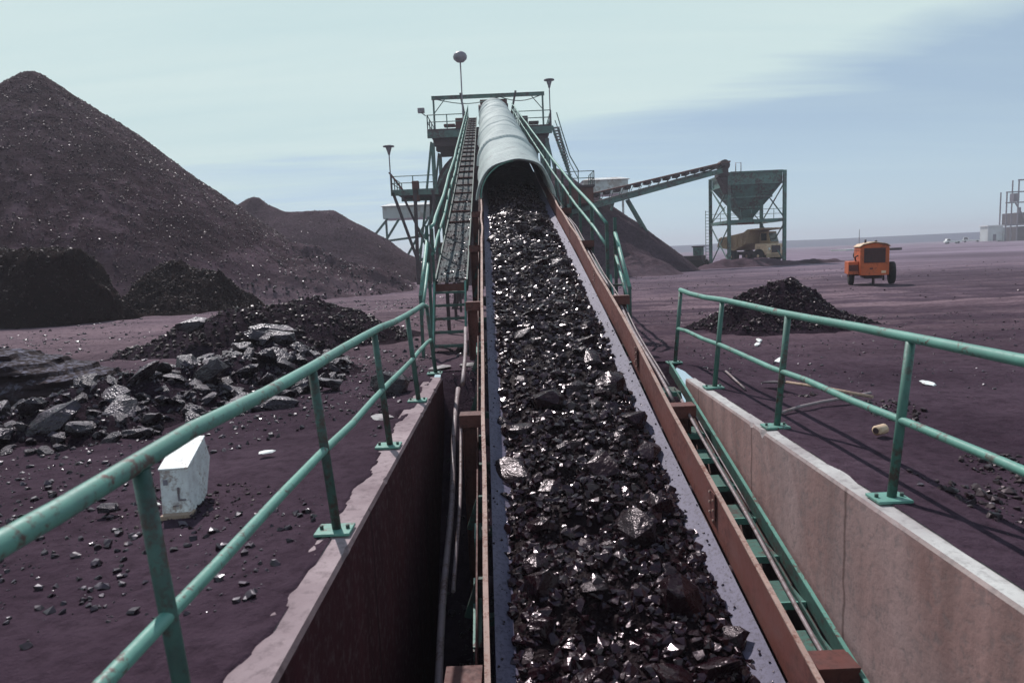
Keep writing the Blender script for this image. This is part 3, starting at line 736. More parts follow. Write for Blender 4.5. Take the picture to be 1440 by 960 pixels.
pile('coal_pile', 'smooth haze-pale coal stockpile behind the conveyor, under the second conveyor', 'coal pile', [((4.5, 65, 9.9), (3, 67, 9.9))], .78, M['pile_far'], (-12, 22, 48, 84), .4, (.2, .2), .03, 6, 6000, (.02, .05), 'pile_chip')
pile('spoil_mound', 'rough low spoil ridge at the foot of the big pile, left of the walkway', 'mound', [((-19, 39.5, 4.2), (-13.4, 43, 3.2)), ((-13.4, 43, 3.2), (-10.3, 47, 1.7)), ((-12.5, 38.5, 1.6), (-11, 41, 1.4))], .46, M['spoil'], (-30, -2, 30, 56), .2, (.45, .75), .16, 9, 9000, (.02, .09), 'rock')
pile('dark_coal_mound', 'broad very dark flat-topped mound coloured for a shaded cut face at the left edge below the big pile', 'coal pile', [((-26, 28.5, 4.2), (-18.0, 26.9, 4.0))], 1.9, M['pile_dark'], (-34, -9, 20, 34), .10, (.6, .75), .22, 11, 7000, (.02, .08), 'dark_chip', flat=2.95)  # stands in for a cut face, its shade put into the dark colour
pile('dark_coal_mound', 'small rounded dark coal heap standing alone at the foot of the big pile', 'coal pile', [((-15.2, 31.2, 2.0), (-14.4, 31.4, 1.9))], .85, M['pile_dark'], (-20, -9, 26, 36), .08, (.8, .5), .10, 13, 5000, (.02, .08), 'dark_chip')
pile('rubble_mound', 'low spread coal rubble mound in the middle distance left of the railing', 'mound', [((-6.6, 15.6, .75), (-4.7, 16.4, .95)), ((-7.8, 14.6, .3), (-6.6, 15.6, .75))], .42, M['mound'], (-12, -1, 11.5, 20), .06, (1.0, .22), .06, 15, 4800, (.012, .07), 'yard_chip', round_=.25)
H8 = pile('rubble_ridge', 'near ridge of dirt under the big coal boulders at the lower left', 'mound', [((-7.5, 7.3, .10), (-5.2, 8.0, .42)), ((-5.2, 8.0, .42), (-4.1, 10.6, .50)), ((-4.1, 10.6, .50), (-4.1, 11.2, .5)), ((-4.1, 11.2, .60), (-4.3, 13.0, .35))], .42, M['mound'], (-11, -1.5, 6.3, 16), .05, (1.2, .2), .05, 17, 6500, (.010, .055), 'rock', round_=.25)
H9 = pile('rubble_mound', 'dark lumpy coal mound in the yard behind the right railing', 'mound', [((5.6, 15.1, .92), (6.1, 15.2, .97)), ((6.1, 15.2, .97), (7.0, 15.1, .40))], .66, M['mound'], (3.4, 10.6, 12.2, 18), .06, (1.1, .24), .07, 19, 4200, (.010, .050), 'yard_chip', round_=.25)
pile('spoil_mound', 'small pointed heap right of the conveyor before the haze-pale stockpile', 'mound', [((9.6, 53.5, 1.75), (9.9, 53.5, 1.6))], .5, M['spoil'], (3, 17, 46, 61), .2, (.5, .3), .05, 21)
pile('spoil_mound', 'low dirt berm in front of the loading hopper and truck', 'mound', [((17.5, 62.5, .35), (22.0, 64.0, .85)), ((22.0, 64.0, .85), (26.2, 64.2, .35)), ((26.2, 64.2, .35), (31, 66, .35))], .42, M['pile'], (10, 38, 56, 70), .2, (.5, .4), .10, 23)

# boulders & rubble rocks, each a thing
def gz1(x, y): return float(ground_z(np.array([x]), np.array([y]))[0])
r = np.random.default_rng(31); placed = []; cnt = 0
for t_ in range(9000):
    if cnt >= 295: break
    y = r.uniform(6.7, 13.2); x = r.uniform(-9.0, -2.4)
    # band of boulders that runs from lower left to upper right
    c0 = np.interp(y, [6.6, 8.0, 10.4, 13.6], [-6.0, -5.1, -4.1, -4.3]); wid = np.interp(y, [6.6, 8, 10.4, 13.6], [1.3, 1.9, 1.5, 1.0])
    if abs(x - c0) > wid or (x < -5.3 and y > 8.15): continue
    s = .055 + .22 * r.uniform() ** 1.9 * np.interp(abs(x - c0) / wid, [0, 1], [1, .35]) * np.interp(y, [7.3, 10, 13.6], [1, 1, .6])
    if any((x - a) ** 2 + (y - b) ** 2 < (.60 * (s + c)) ** 2 for a, b, c in placed): continue
    placed.append((x, y, s)); cnt += 1; slab = r.uniform() < .4
    z = max(gz1(x, y), float(H8(np.array([x]), np.array([y]))[0]))
    size = 'big' if s > .24 else ('middling' if s > .13 else 'small')
    zone = 'nearest edge of the rubble, lower left' if y < 8.3 else ('middle of the rubble, left of the railing' if y < 10.8 else 'far tail of the rubble towards the walkway')
    kind = 'flat coal slab' if slab else 'angular coal boulder'
    rock('coal_boulder', 'slab' if slab else 'lump', int(r.integers(0, 8)), (x, y, z + s * (.12 if slab else .30)), (s * r.uniform(.9, 1.4), s, s * r.uniform(.75, 1.1)),
         (r.uniform(-.8, .8), r.uniform(-.7, .7), r.uniform(0, 6.3)), M['rock'], '%s dusty %s at the %s' % (size, kind, zone), 'boulder', 'coal rubble rocks, %s %s, %s' % (size, kind, zone))
def single(kind, i, loc, size, rot, mt, label, name='coal_boulder'):
    return rock(name, kind, i, loc, size, rot, mt, label, 'boulder')
single('lump', 3, (-1.66, 8.95, .13), (.26, .22, .27), (.2, .3, .4), M['rock'], 'lone dark coal boulder on the ground just behind the left railing near the wall')
single('slab', 2, (-4.75, 13.4, .50), (.42, .30, .36), (-.1, .1, .2), M['rock'], 'large pale-topped slab lying on the far rubble mound')
single('slab', 5, (-6.7, 14.3, .62), (.30, .24, .3), (.2, -.2, .6), M['rock'], 'pale flat slab on the left shoulder of the far rubble mound')
single('lump', 6, (-2.95, 8.35, .06), (.25, .18, .14), (.1, .1, .2), M['rock'], 'flat grey boulder at the right foot of the rubble before the railing')
single('lump', 8, (-2.62, 9.5, .10), (.20, .16, .15), (.1, .3, .9), M['rock'], 'pale grey rounded boulder between rubble and railing')
single('lump', 1, (-3.02, 4.85, .04), (.07, .06, .06), (.3, .1, .2), M['rock'], 'fist-sized shiny coal lump left of the white carton')
# layered dark outcrop at the left edge
def outcrop():
    nx_, ny_ = 90, 46; vs = []
    uu = np.linspace(-1, 1, nx_); vv = np.linspace(-1, 1, ny_); Ug, Vg = np.meshgrid(uu, vv)
    ex = np.abs(Ug) ** 2.6 + np.abs(Vg) ** 2.4
    h = np.clip(1 - ex, 0, 1) ** .38
    x = Ug * 2.05; y = Vg * .85
    z = h * (.88 - .42 * sstep(-.1, 1, Ug)) * (1 + .15 * fbm(x, y, 1.2, 4, 91))
    z = z * .55 + .45 * np.round(z * 9 + .6 * fbm(x, y, 1.0, 3, 92)) / 9
    z = z + fbm(x, y, 7, 3, 93) * .025
    x = x + fbm(y, z, 2.2, 3, 94) * .16; y = y + fbm(x, z * 4, 1.8, 4, 95) * .16
    I = np.arange(Ug.size).reshape(Ug.shape)
    o = mesh_np('rock_outcrop', np.stack([x, y, z - .03], -1).reshape(-1, 3), np.stack([I[:-1, :-1], I[:-1, 1:], I[1:, 1:], I[1:, :-1]], -1).reshape(-1, 4), M['layered'])
    o.location = (-7.15, 9.3, 0); o.rotation_euler = (0, 0, .12)
    tag(o, 'big dark layered coal block at the left edge behind the boulders', 'boulder')
def layered():
    m, t, b, tc, g = mat('layered_coal'); P = g.outputs['Position']
    n = t.noise(t.mapping(P, (.8, .8, 9)), 1.4, 6, .65, .3); n1 = t.noise(P, 14, 4)
    c = t.mix(t.ramp(n, [(.35, 0.0), (.65, 1.0)]), (.012, .007, .009), (.045, .030, .034))
    up = t.new('ShaderNodeSeparateXYZ'); t.l(g.outputs['Normal'], up.inputs[0])
    c = t.mix(t.math('MULTIPLY', t.ramp(up.outputs[2], [(.55, 0.0), (.9, 1.0)]), t.ramp(n1, [(.46, .0), (.62, .8)])), c, (.16, .15, .20))  # upward faces paler: dust with a painted top highlight
    t.l(c, b.inputs['Base Color']); b.inputs['Roughness'].default_value = .8; b.inputs['Specular IOR Level'].default_value = .06; bump(t, b, n, .8, .06); return m
M['layered'] = layered(); outcrop()

# loose gravel everywhere near
r = np.random.default_rng(41)
def gravel(name, n, x0, x1, y0, y1, s0, s1, mt, label, pw=4, dens=None):
    x = r.uniform(x0, x1, n); y = r.uniform(y0, y1, n)
    k = fbm(x, y, .5, 4, 71) > (dens if dens is not None else -.05)
    k &= ~((x > -1.4) & (x < 2.75) & (y < PIT_Y1)); x, y = x[k], y[k]
    s = s0 + (s1 - s0) * r.uniform(0, 1, len(x)) ** pw
    tag(scatter(name, np.stack([x, y, ground_z(x, y) + s * .15], -1), s, mt, r, .7), label, 'gravel', kind='stuff')
gravel('gravel', 9000, -7.5, -1.4, 1.5, 13, .006, .038, M['rock'], 'scattered coal gravel on the ground between rubble and left railing')
gravel('gravel', 7000, 2.75, 12, 2.5, 20, .005, .028, M['rock'], 'scattered fine coal gravel on the yard behind the right railing', 5)
gravel('gravel', 5000, -16, -1.5, 13, 34, .012, .07, M['rock'], 'scattered stones on the haul road below the big pile', 6, .0)
gravel('gravel', 3500, 4, 40, 18, 50, .012, .05, M['pile_chip'], 'scattered stones across the far yard', 5, .0)
gravel('gravel', 2600, 2.95, 4.3, 2.4, 8.2, .008, .045, M['yard_chip'], 'crumbled dirt clods strewn along the outer side of the right pit wall', 3, -.12)
x = r.normal(-2.45, .28, 260); y = r.normal(4.95, .25, 260); s = .006 + .018 * r.uniform(0, 1, 260) ** 2
tag(scatter('gravel', np.stack([x, y, ground_z(x, y) + s * .2], -1), s, M['yard_chip'], r, .7), 'crumbs of dirt gathered around the base of the white carton', 'gravel', kind='stuff')
# debris in the pit and along the left trench
n = 2600; x = r.uniform(-1.0, .6, n); y = r.uniform(6.5, 13.4, n); x = np.where(y > PIT_Y1, x, x)
z = np.where(y < PIT_Y1, np.clip(-(PIT_Y1 - y) * .93, -3.2, 0), 0) + .0
k = (fbm(x, y, 1.1, 3, 73) > -.15) ; x, y, z = x[k], y[k], z[k]; s = .008 + .05 * r.uniform(0, 1, len(x)) ** 4
tag(scatter('gravel', np.stack([x, y, z + .02], -1), s, M['rock'], r, .7), 'spilled coal rubble on the dirt slope of the pit left of the conveyor', 'gravel', kind='stuff')
# pale broken concrete bits by the left wall
for (x, y, s, i, lb) in ((-1.50, 7.55, .13, 2, 'pale broken concrete slab beside the left wall near the fourth post'), (-1.58, 9.6, .10, 4, 'small pale concrete lump beside the far end of the left wall'), (-1.2, 10.9, .16, 1, 'flat pale concrete scrap at the head of the pit'), (-.75, 11.15, .13, 6, 'flat crumbled concrete scrap at the foot of the steep stairs')):
    rock('concrete_chunk', 'slab', i, (x, y, .02), (s * 1.3, s, s * .45), (0, .05, x * 7), M['concrete'], lb, 'concrete chunk')

# ------------------------------------------------------------------ small junk
def crate():
    t = thing('white_carton', 'tilted dirty white plastic carton lying on the dirt behind the left railing', 'carton', (-2.5, 4.98, 0), .10)
    # side outline (y away, z up), extruded in x; its far bottom corner is cut away
    prof = [(-.22, .0), (-.195, .33), (.20, .46), (.29, .28), (.15, .03), (-.02, -.05)]
    w = .10; n = len(prof)
    vs = [(-w, a, b) for a, b in prof] + [(w, a, b) for a, b in prof]
    fs = [tuple(range(n)), tuple(range(n, 2 * n))[::-1]] + [(i, i + n, (i + 1) % n + n, (i + 1) % n) for i in range(n)]
    MB().add(vs, fs).build('body', M['carton'], t, .012)
    lid = MB().beam((0, -.200, .333), (0, .203, .466), .208, .014); lid.build('lid', M['white'], t, .003)
    for (x0, x1, z0, z1) in ((.02, .032, .10, .20), (.032, .075, .10, .112), (-.02, .02, .06, .068), (-.075, -.045, .22, .26)):
        ya = -.22 + (z0 / .33) * .025 - .0025; MB().box(x0, x1, ya - .002, ya + .006, z0, z1).build('dark_mark', M['lamp'], t)
    MB().box(-.09, .12, -.28, -.17, -.015, .015).build('torn_flap', M['wood'], t)
    return t
crate()
rock('paper_scrap', 'slab', 3, (-2.78, 4.96, .03), (.075, .05, .035), (.1, .2, .3), M['white'], 'crumpled white scrap beside the left foot of the white carton', 'litter')
rock('paper_scrap', 'slab', 6, (-2.35, 6.25, .03), (.07, .05, .02), (.1, .0, .3), M['white'], 'flat white scrap on the dirt right of the white carton', 'litter')
def stick(name, a, b, r_, mt, label, cat):
    a = Vector(a); b = Vector(b); o = thing(name, label, cat, (a.x, a.y, 0))
    m_ = (a + b) / 2 + Vector((.02, .02, .01)); oo = Vector((a.x, a.y, 0))
    MB().tube([a - oo, m_ - oo, b - oo], r_, 8).build('shaft', mt, o); return o
def stick1(name, pts, r_, mt, label, cat):
    o = MB().tube([Vector(p) - Vector((pts[0][0], pts[0][1], 0)) for p in pts], r_, 8).build(name, mt); o.location = (pts[0][0], pts[0][1], 0); return tag(o, label, cat)
stick1('hose', [(2.72, 6.85, .04), (3.0, 7.05, .05), (3.35, 7.3, .035), (3.7, 7.4, .05), (4.05, 7.62, .04)], .018, M['pipe'], 'pale bent hose lying on the yard under the shovel, right of the wall', 'hose')
sh = thing('shovel', 'old wooden-handled shovel lying on the dark yard behind the right wall', 'shovel', (3.35, 8.25, .06))
MB().tube([(0, 0, .02), (.25, -.5, .03), (.52, -1.02, .02)], [.016, .02, .018], 8).build('handle', M['wood'], sh)
MB().add([(-.22, .27, -.02), (-.02, .34, -.02), (.05, .0, .02), (-.07, .02, .02), (-.22, .27, -.035), (-.02, .34, -.035), (.05, .0, .0), (-.07, .02, .0)], [(0, 1, 2, 3), (7, 6, 5, 4), (0, 4, 5, 1), (1, 5, 6, 2), (2, 6, 7, 3), (3, 7, 4, 0)]).build('blade', M['steel_dark'], sh)
stick1('metal_rod', [(2.95, 9.35, .05), (2.88, 8.75, .04), (2.82, 8.2, .03)], .014, M['pipe'], 'thin pale rod on the ground between the two far posts of the right railing', 'rod')
def can(x, y, rz, label, mt):
    t = thing('drink_can', label, 'can', (x, y, .055), rz)
    MB().lathe((0, 0, 0), [(.03, -.07), (.045, -.06), (.047, .05), (.035, .065), (.02, .067)], 14, 'x').build('body', mt, t)
    MB().lathe((0, 0, 0), [(.028, -.072), (.028, -.066)], 14, 'x').build('rim', M['steel_dark'], t)
can(3.3, 6.02, .5, 'crushed pale can lying on the yard before the nearest tall post', M['cream'])
r = np.random.default_rng(55)
for k, (x, y, lb) in enumerate(((5.15, 8.35, 'whitish crumpled scrap on the yard right of the shovel'), (4.35, 12.0, 'whitish scrap at the foot of the dark lumpy mound'), (4.6, 12.6, 'pale block at the front foot of the yard mound'), (7.6, 19.5, 'tiny white scrap on the open yard towards the compressor'), (9.3, 11.2, 'tiny white scrap at the right edge of the yard'), (4.1, 10.4, 'tiny white scrap between mound and hose'))):
    rock('paper_scrap', 'slab', k, (x, y, gz1(x, y) + .03), (.09, .06, .05), (.1, .2, x), M['white'], lb, 'litter')

# ------------------------------------------------------------------ transfer tower
tw = thing('transfer_tower', 'tall green steel transfer tower with decks and railings at the top of the conveyor', 'tower', (-1, 60, 0)); TO = Vector((-1, 60, 0))
def V3(x, y, z): return Vector((x, y, z)) - TO
G = M['green_far']
for x in (-5.75, 3.55):
    for y in (57, 63):
        MB().ibeam(V3(x, y, -.05), V3(x, y, 11.2), .3, .3, .04, (0, 1, 0)).build('column', G, tw)
for x in (-3.2, 1.4):
    MB().ibeam(V3(x, 63, -.05), V3(x, 63, 11.2), .25, .25, .04, (0, 1, 0)).build('column', G, tw)
MB().box(*[a - TO.x for a in (-6.1, 3.95)], *[a - TO.y for a in (56.7, 63.5)], 12.1, 12.25).build('upper_deck', M['steel_dark'], tw)
b = MB()
for y in (56.75, 63.4): MB().box(-6.1 - TO.x, 3.95 - TO.x, y - .15 - TO.y, y + .05 - TO.y, 11.55, 12.098).build('deck_beam', G, tw)
b = MB()
for y in (57.1, 60, 62.9): b.box(-5.7 - TO.x, 3.6 - TO.x, y - TO.y, y + .2 - TO.y, 10.95, 11.54)
b.build('girder', M['steel_dark'], tw)
def hrail(pts, z, hgt, name, mt, parent, off, r_=.045, sp=1.5):
    b = MB()
    for i in range(len(pts) - 1):
        a = Vector((*pts[i], z)); c = Vector((*pts[i + 1], z)); L = (c - a).length; n_ = max(1, int(L / sp))
        for hh in (hgt, hgt * .5): b.tube([a + Vector((0, 0, hh)) - off, c + Vector((0, 0, hh)) - off], r_ * .8, 6)
        for k in range(n_ + 1):
            q_ = a + (c - a) * (k / n_); b.tube([q_ - off, q_ + Vector((0, 0, hgt)) - off], r_, 6)
    return b.build(name, mt, parent)
hrail([(-2.9, 56.7), (-6.05, 56.7), (-6.05, 63.4), (3.9, 63.4), (3.9, 56.7), (1.0, 56.7)], 12.25, 1.1, 'deck_railing', G, tw, TO)
# gantry frame above the head pulley
for x in (-5.5, 3.3): MB().beam(V3(x, 57, 12.25), V3(x, 57, 14.6), .14, .14, (0, 1, 0)).build('gantry_post', G, tw)
MB().ibeam(V3(-5.65, 57, 14.72), V3(3.45, 57, 14.72), .22, .28, .04).build('gantry_beam', G, tw)
b = MB(); b.beam(V3(-5.5, 57, 13.5), V3(-4.6, 57, 14.58), .06, .06).beam(V3(3.3, 57, 13.5), V3(2.4, 57, 14.58), .06, .06)
b.tube([V3(-5.2 + 5.0 * t, 57.05, 14.6 - .45 * math.sin(PI * t) * .9) for t in np.linspace(0, 1, 9)], .035, 6)
b.tube([V3(-.1 + 3.2 * t, 57.05, 14.6 - .35 * math.sin(PI * t)) for t in np.linspace(0, 1, 9)], .035, 6)
b.build('gantry_brace', G, tw)
MB().beam(V3(-3.3, 56.9, 15.0), V3(-3.0, 56.9, 13.0), .16, .16, (0, 1, 0)).build('chute_strut', M['steel_dark'], tw)
MB().beam(V3(1.15, 56.9, 15.0), V3(.68, 56.9, 13.0), .16, .16, (0, 1, 0)).build('chute_strut', M['steel_dark'], tw)
MB().box(-3.9 - TO.x, -3.05 - TO.x, -1.8, -.9, 12.25, 13.35).box(-4.9 - TO.x, -3.95 - TO.x, -1.6, -.9, 12.75, 12.95).build('drive_motor', M['rust'], tw, .05)
MB().box(1.4 - TO.x, 2.1 - TO.x, -1.8, -.9, 12.25, 13.3).box(2.15 - TO.x, 3.0 - TO.x, -1.6, -.9, 12.7, 12.9).build('gear_box', M['steel_dark'], tw, .05)
MB().tube([V3(-1.9, 57.4, 13.7), V3(.5, 57.4, 13.7)], .45, 18).build('head_pulley', M['steel_dark'], tw)
for (a, c) in (((-5.85, 57, 11.3), (-7.6, 57, 0)), ((-5.85, 63, 11.3), (-7.6, 63, 0)), ((3.6, 57, 11.0), (4.6, 57, 6)), ((-5.7, 57.1, 7.6), (-3.4, 57.1, 11)), ((3.5, 57.1, 6), (1.0, 57.1, 11))):
    MB().beam(V3(*a), V3(*c), .17, .17, (0, 1, 0)).build('brace', G, tw)
# curved chute hood below the deck
b = MB(); prof = []
for k in range(19):
    a = PI * k / 18; prof.append((-2.35 + 3.45 * math.cos(a), 7.35 + 3.5 * math.sin(a)))
prof = [(1.1, 4.6)] + prof + [(-5.8, 4.6)]
n = len(prof); vs = [V3(px, y, pz) for y in (58.2, 62.0) for px, pz in prof]
fs = [tuple(range(n)), tuple(range(n, 2 * n))[::-1]] + [(i, i + n, (i + 1) % n + n, (i + 1) % n) for i in range(n)]
b.add(vs, fs).build('curved_chute_hood', M['pile_hood'] if 'pile_hood' in M else M['steel_dark'], tw)
MB().box(-6.0 - TO.x, 3.8 - TO.x, -2.8, 3.2, 6.55, 6.75).build('lower_deck', M['steel_dark'], tw)
MB().box(-5.3 - TO.x, -3.6 - TO.x, -2.4, -.6, 5.1, 6.5).box(-3.4 - TO.x, -.5 - TO.x, -2.2, 1, 3.2, 6.5).box(.2 - TO.x, 3.2 - TO.x, -2.2, 1, 4.4, 6.5).build('transfer_chute', M['rust'], tw, .06)
b = MB()
for x in (-5.7, -3.3, 1.0, 3.5): b.beam(V3(x, 57.2, 3.0), V3(x, 62.9, 3.0), .16, .2)
b.beam(V3(-5.7, 57, 3.1), V3(3.5, 57, 3.1), .16, .22); b.build('tie_beam', M['rust'], tw)
# left wing platform
lp = MB().box(-8.5 - TO.x, -5.0 - TO.x, -8, -3, 6.95, 7.08); lp.build('wing_deck', M['steel_dark'], tw)
for ya in (-8.1, -3): MB().box(-8.55 - TO.x, -5.0 - TO.x, ya, ya + .08, 6.66, 7.1).build('wing_beam', G, tw)
hrail([(-5.3, 52), (-8.45, 52), (-8.45, 56.9)], 7.08, 1.0, 'wing_railing', G, tw, TO, .04, 1.1)
MB().box(-6.95 - TO.x, -6.45 - TO.x, -8.1, -7.6, 6.2, 7.7).build('winch_box', M['rust'], tw, .04)
MB().beam(V3(-8.6, 52, 8.4), V3(-7.7, 52.2, 7.1), .2, .12).build('kick_strut', M['rust'], tw)
for (a, c, w_) in (((-8.4, 52, 6.9), (-6.3, 52, 0), .2), ((-7.7, 52, 6.7), (-5.9, 52.2, 2.2), .16), ((-6.75, 52, 7.0), (-6.9, 52, 0), .24), ((-5.4, 52, 7.0), (-5.3, 52, 0), .22), ((-6.1, 56.8, 7.0), (-6.2, 54, 0), .2), ((-6.9, 52.05, 2.0), (-5.3, 52.05, 6.0), .12), ((-5.3, 52.1, 2.0), (-6.9, 52.1, 4.6), .12)):
    MB().beam(V3(*a), V3(*c), w_, w_, (0, 1, 0)).build('brace', M['steel_dark'] if w_ > .15 else G, tw)
# right wing platform and stair
MB().box(4.6 - TO.x, 7.3 - TO.x, -3.2, .5, 7.2, 7.36).build('wing_deck', M['steel_dark'], tw)
MB().box(5.0 - TO.x, 7.2 - TO.x, -3.0, .4, 5.9, 7.198).build('junction_box', M['rust'], tw)
hrail([(4.7, 56.85), (7.25, 56.85), (7.25, 60.4)], 7.36, 1.1, 'wing_railing', G, tw, TO, .04, .9)
for x in (5.1, 7.1): MB().ibeam(V3(x, 57, -.05), V3(x, 57, 5.9), .2, .2, .03, (0, 1, 0)).build('column', G, tw)
st = MB().beam(V3(3.95, 56.6, 12.1), V3(5.5, 56.6, 7.4), .05, .2).beam(V3(4.5, 57.3, 12.1), V3(5.5, 57.3, 7.4), .05, .2).build('stair', G, tw)
b = MB()
for k in range(20):
    f = (k + .5) / 20; b.box(3.95 + 1.5 * f - TO.x - .05, 4.4 + 1.1 * f + .15 - TO.x, -3.4, -2.75, 12.1 - 4.7 * f - .02, 12.1 - 4.7 * f + .02)
b.build('stair_treads', M['cladding'], st)
MB().tube([V3(4.35, 56.5, 13.1), V3(4.75, 56.5, 11.6), V3(5.3, 56.5, 9.7), V3(6.0, 56.5, 8.4)], .045, 6).tube([V3(4.2, 56.5, 12.5), V3(4.65, 56.5, 11.2), V3(5.3, 56.5, 9.1), V3(5.9, 56.5, 7.9)], .035, 6).build('stair_rail', G, st)
# roll-out sheaves on deck
def lamp_post(label, x, y, z0, z1, kind):
    t = thing('lamp_post', label, 'lamp post', (x, y, z0))
    MB().tube([(0, 0, 0), (0, 0, z1 - z0)], .055 if kind != 'funnel' else .045, 8).build('pole', M['lamp'], t)
    if kind == 'dish':
        MB().lathe((0, 0, z1 - z0), [(.08, -.12), (.30, -.10), (.52, .10), (.56, .30), (.48, .50), (.28, .64), (.05, .68)], 20).build('lamp_head', M['lamp'], t)
    else:
        MB().lathe((0, 0, z1 - z0), [(.07, -.55), (.12, -.35), (.20, -.12), (.22, 0)], 14).build('lamp_neck', M['lamp'], t)
        MB().lathe((0, 0, z1 - z0), [(.20, .0), (.42, .03), (.42, .09), (.1, .16)], 18).build('lamp_shade', M['lamp'], t)
lamp_post('tallest lamp post with a round dish head rising above the tower top', -3.15, 56.5, 10.5, 17.4, 'dish')
lamp_post('thin lamp post with funnel head at the right corner of the upper tower deck', 3.85, 56.65, 12.25, 15.6, 'funnel')
lamp_post('short lamp post with funnel head at the corner of the left wing platform', -8.5, 51.9, 7.1, 10.2, 'funnel')
fl = thing('floodlight', 'boxy floodlight on a short arm left of the upper tower deck', 'floodlight', (-6.15, 56.7, 13.3))
MB().box(-.62, -.08, -.15, .2, .25, .62).build('lamp_head', M['lamp'], fl, .03); MB().tube([(0, 0, 0), (-.35, 0, .28)], .04, 6).build('arm', M['lamp'], fl)

# pale clad houses on steel frames beyond the tower
def clad(name, label, x0, x1, y0, y1, z0, z1, legs):
    t = thing(name, label, 'building', ((x0 + x1) / 2, (y0 + y1) / 2, 0)); o = Vector(((x0 + x1) / 2, (y0 + y1) / 2, 0))
    b = MB().box(x0 - o.x, x1 - o.x, y0 - o.y, y1 - o.y, z0, z1); b.build('clad_body', M['cladding'], t)
    MB().add([(x0 - .2 - o.x, y0 - .2 - o.y, z1 + .01), (x1 + .2 - o.x, y0 - .2 - o.y, z1 + .01), (x1 + .2 - o.x, y1 + .2 - o.y, z1 + .01), (x0 - .2 - o.x, y1 + .2 - o.y, z1 + .01), (x0 + .6 - o.x, y0 + 1 - o.y, z1 + .35), (x1 - .6 - o.x, y0 + 1 - o.y, z1 + .35), (x1 - .6 - o.x, y1 - 1 - o.y, z1 + .35), (x0 + .6 - o.x, y1 - 1 - o.y, z1 + .35)],
             [(3, 2, 1, 0), (4, 5, 6, 7), (0, 1, 5, 4), (1, 2, 6, 5), (2, 3, 7, 6), (3, 0, 4, 7)]).build('roof', M['cladding'], t)
    for (a, c) in legs: MB().beam(Vector(a) - o, Vector(c) - o, .22, .22, (0, 1, 0)).build('frame_leg', M['green_far'] if name != 'screen_house' else M['cladding'], t)
clad('drive_house', 'small pale clad house on tilted green legs left of the tower', -13.2, -7.5, 74, 78, 6.4, 7.7,
     [((-12.7, 74, 6.4), (-15.2, 74, 3.6)), ((-11.5, 74, 6.3), (-13.8, 74, 3.0)), ((-13.5, 73.9, 4.0), (-8.0, 73.9, 4.5)), ((-12.3, 73.9, 3.6), (-10.4, 73.9, 1.9)), ((-12.6, 73.9, 4.0), (-11.7, 73.9, 1.8)), ((-11.7, 73.9, 1.9), (-8, 73.9, 2.0)), ((-8.3, 73.9, 6.4), (-11.2, 73.9, 1.8)), ((-8.2, 74, 6.4), (-8.2, 74, 0)), ((-13.4, 77, 6.4), (-13.4, 77, 0))])
clad('screen_house', 'pale clad conveyor house behind the right wing platform of the tower', 8.6, 13.4, 76, 80, 8.2, 9.7, [((12.8, 76, 8.2), (12.8, 76, 0)), ((9.2, 76, 8.2), (9.2, 76, 0))])

# ------------------------------------------------------------------ second conveyor
c2 = thing('second_conveyor', 'slender truss conveyor rising from the tower to the loading hopper', 'conveyor', (13, 62, 0)); O2 = Vector((13, 62, 0))
A0 = Vector((4.5, 58.8, 6.25)); A1 = Vector((21.1, 66.4, 9.85)); B0 = Vector((4.5, 58.8, 5.15)); B1 = Vector((20.2, 66.4, 9.0))
sd = Vector((-.40, .9, 0)) * .75
MB().beam(A0 - O2, A1 - O2, 1.1, .16).build('belt', M['rust'], c2)
for s in (-1, 1): MB().ibeam(B0 + sd * s - O2, B1 + sd * s - O2, .2, .42, .04).build('truss_chord', G, c2)
b = MB(); bi = MB()
for k in range(17):
    f = (k + .5) / 17; a = A0 + (A1 - A0) * f; c = B0 + (B1 - B0) * f
    for s in (-1, 1): b.beam(c + sd * s * .8 + Vector((0, 0, .15)) - O2, a + sd * s * .8 - O2, .05, .05, (0, 1, 0))
    bi.box(a.x - .32 - O2.x, a.x + .12 - O2.x, a.y - .9 - O2.y, a.y + .5 - O2.y, a.z - .34, a.z - .09)
b.build('truss_verticals', G, c2); bi.build('idlers', M['steel_dark'], c2)
D0 = A0.lerp(B0, .72); D1 = A1.lerp(B1, .55); MB().beam(D0 - O2, D1 - O2, .8, .05).build('return_belt', M['steel_dark'], c2)
MB().tube([Vector((20.8, 65.9, 9.55)) - O2, Vector((20.8, 67.0, 9.55)) - O2], .5, 16).build('head_pulley', M['steel_dark'], c2)
MB().box(20.2 - O2.x, 21.1 - O2.x, 3.8, 5.2, 8.5, 9.2).add([(7.3, 3.9, 8.48), (8.1, 3.9, 8.48), (8.5, 3.9, 6.9), (8.0, 3.9, 6.9), (7.3, 5.1, 8.48), (8.1, 5.1, 8.48), (8.5, 5.1, 6.9), (8.0, 5.1, 6.9)], [(0, 3, 2, 1), (4, 5, 6, 7), (0, 1, 5, 4), (1, 2, 6, 5), (2, 3, 7, 6), (3, 0, 4, 7)]).build('head_chute', M['steel_dark'], c2)
for (a, c) in (((9.4, 60.9, 6.1), (7.3, 60.2, 0)), ((10.8, 61.4, 6.4), (14.4, 61.4, 0)), ((8.1, 60.6, 3.9), (12.1, 61.4, 4.0)), ((9.4, 61.9, 6.1), (7.3, 62.2, 0)), ((10.8, 62.4, 6.4), (14.4, 62.8, 0))):
    MB().beam(Vector(a) - O2, Vector(c) - O2, .19 if abs(a[2] - c[2]) > 1 else .10, .19 if abs(a[2] - c[2]) > 1 else .10, (0, 1, 0)).build('leg' if abs(a[2] - c[2]) > 1 else 'tie', G, c2)

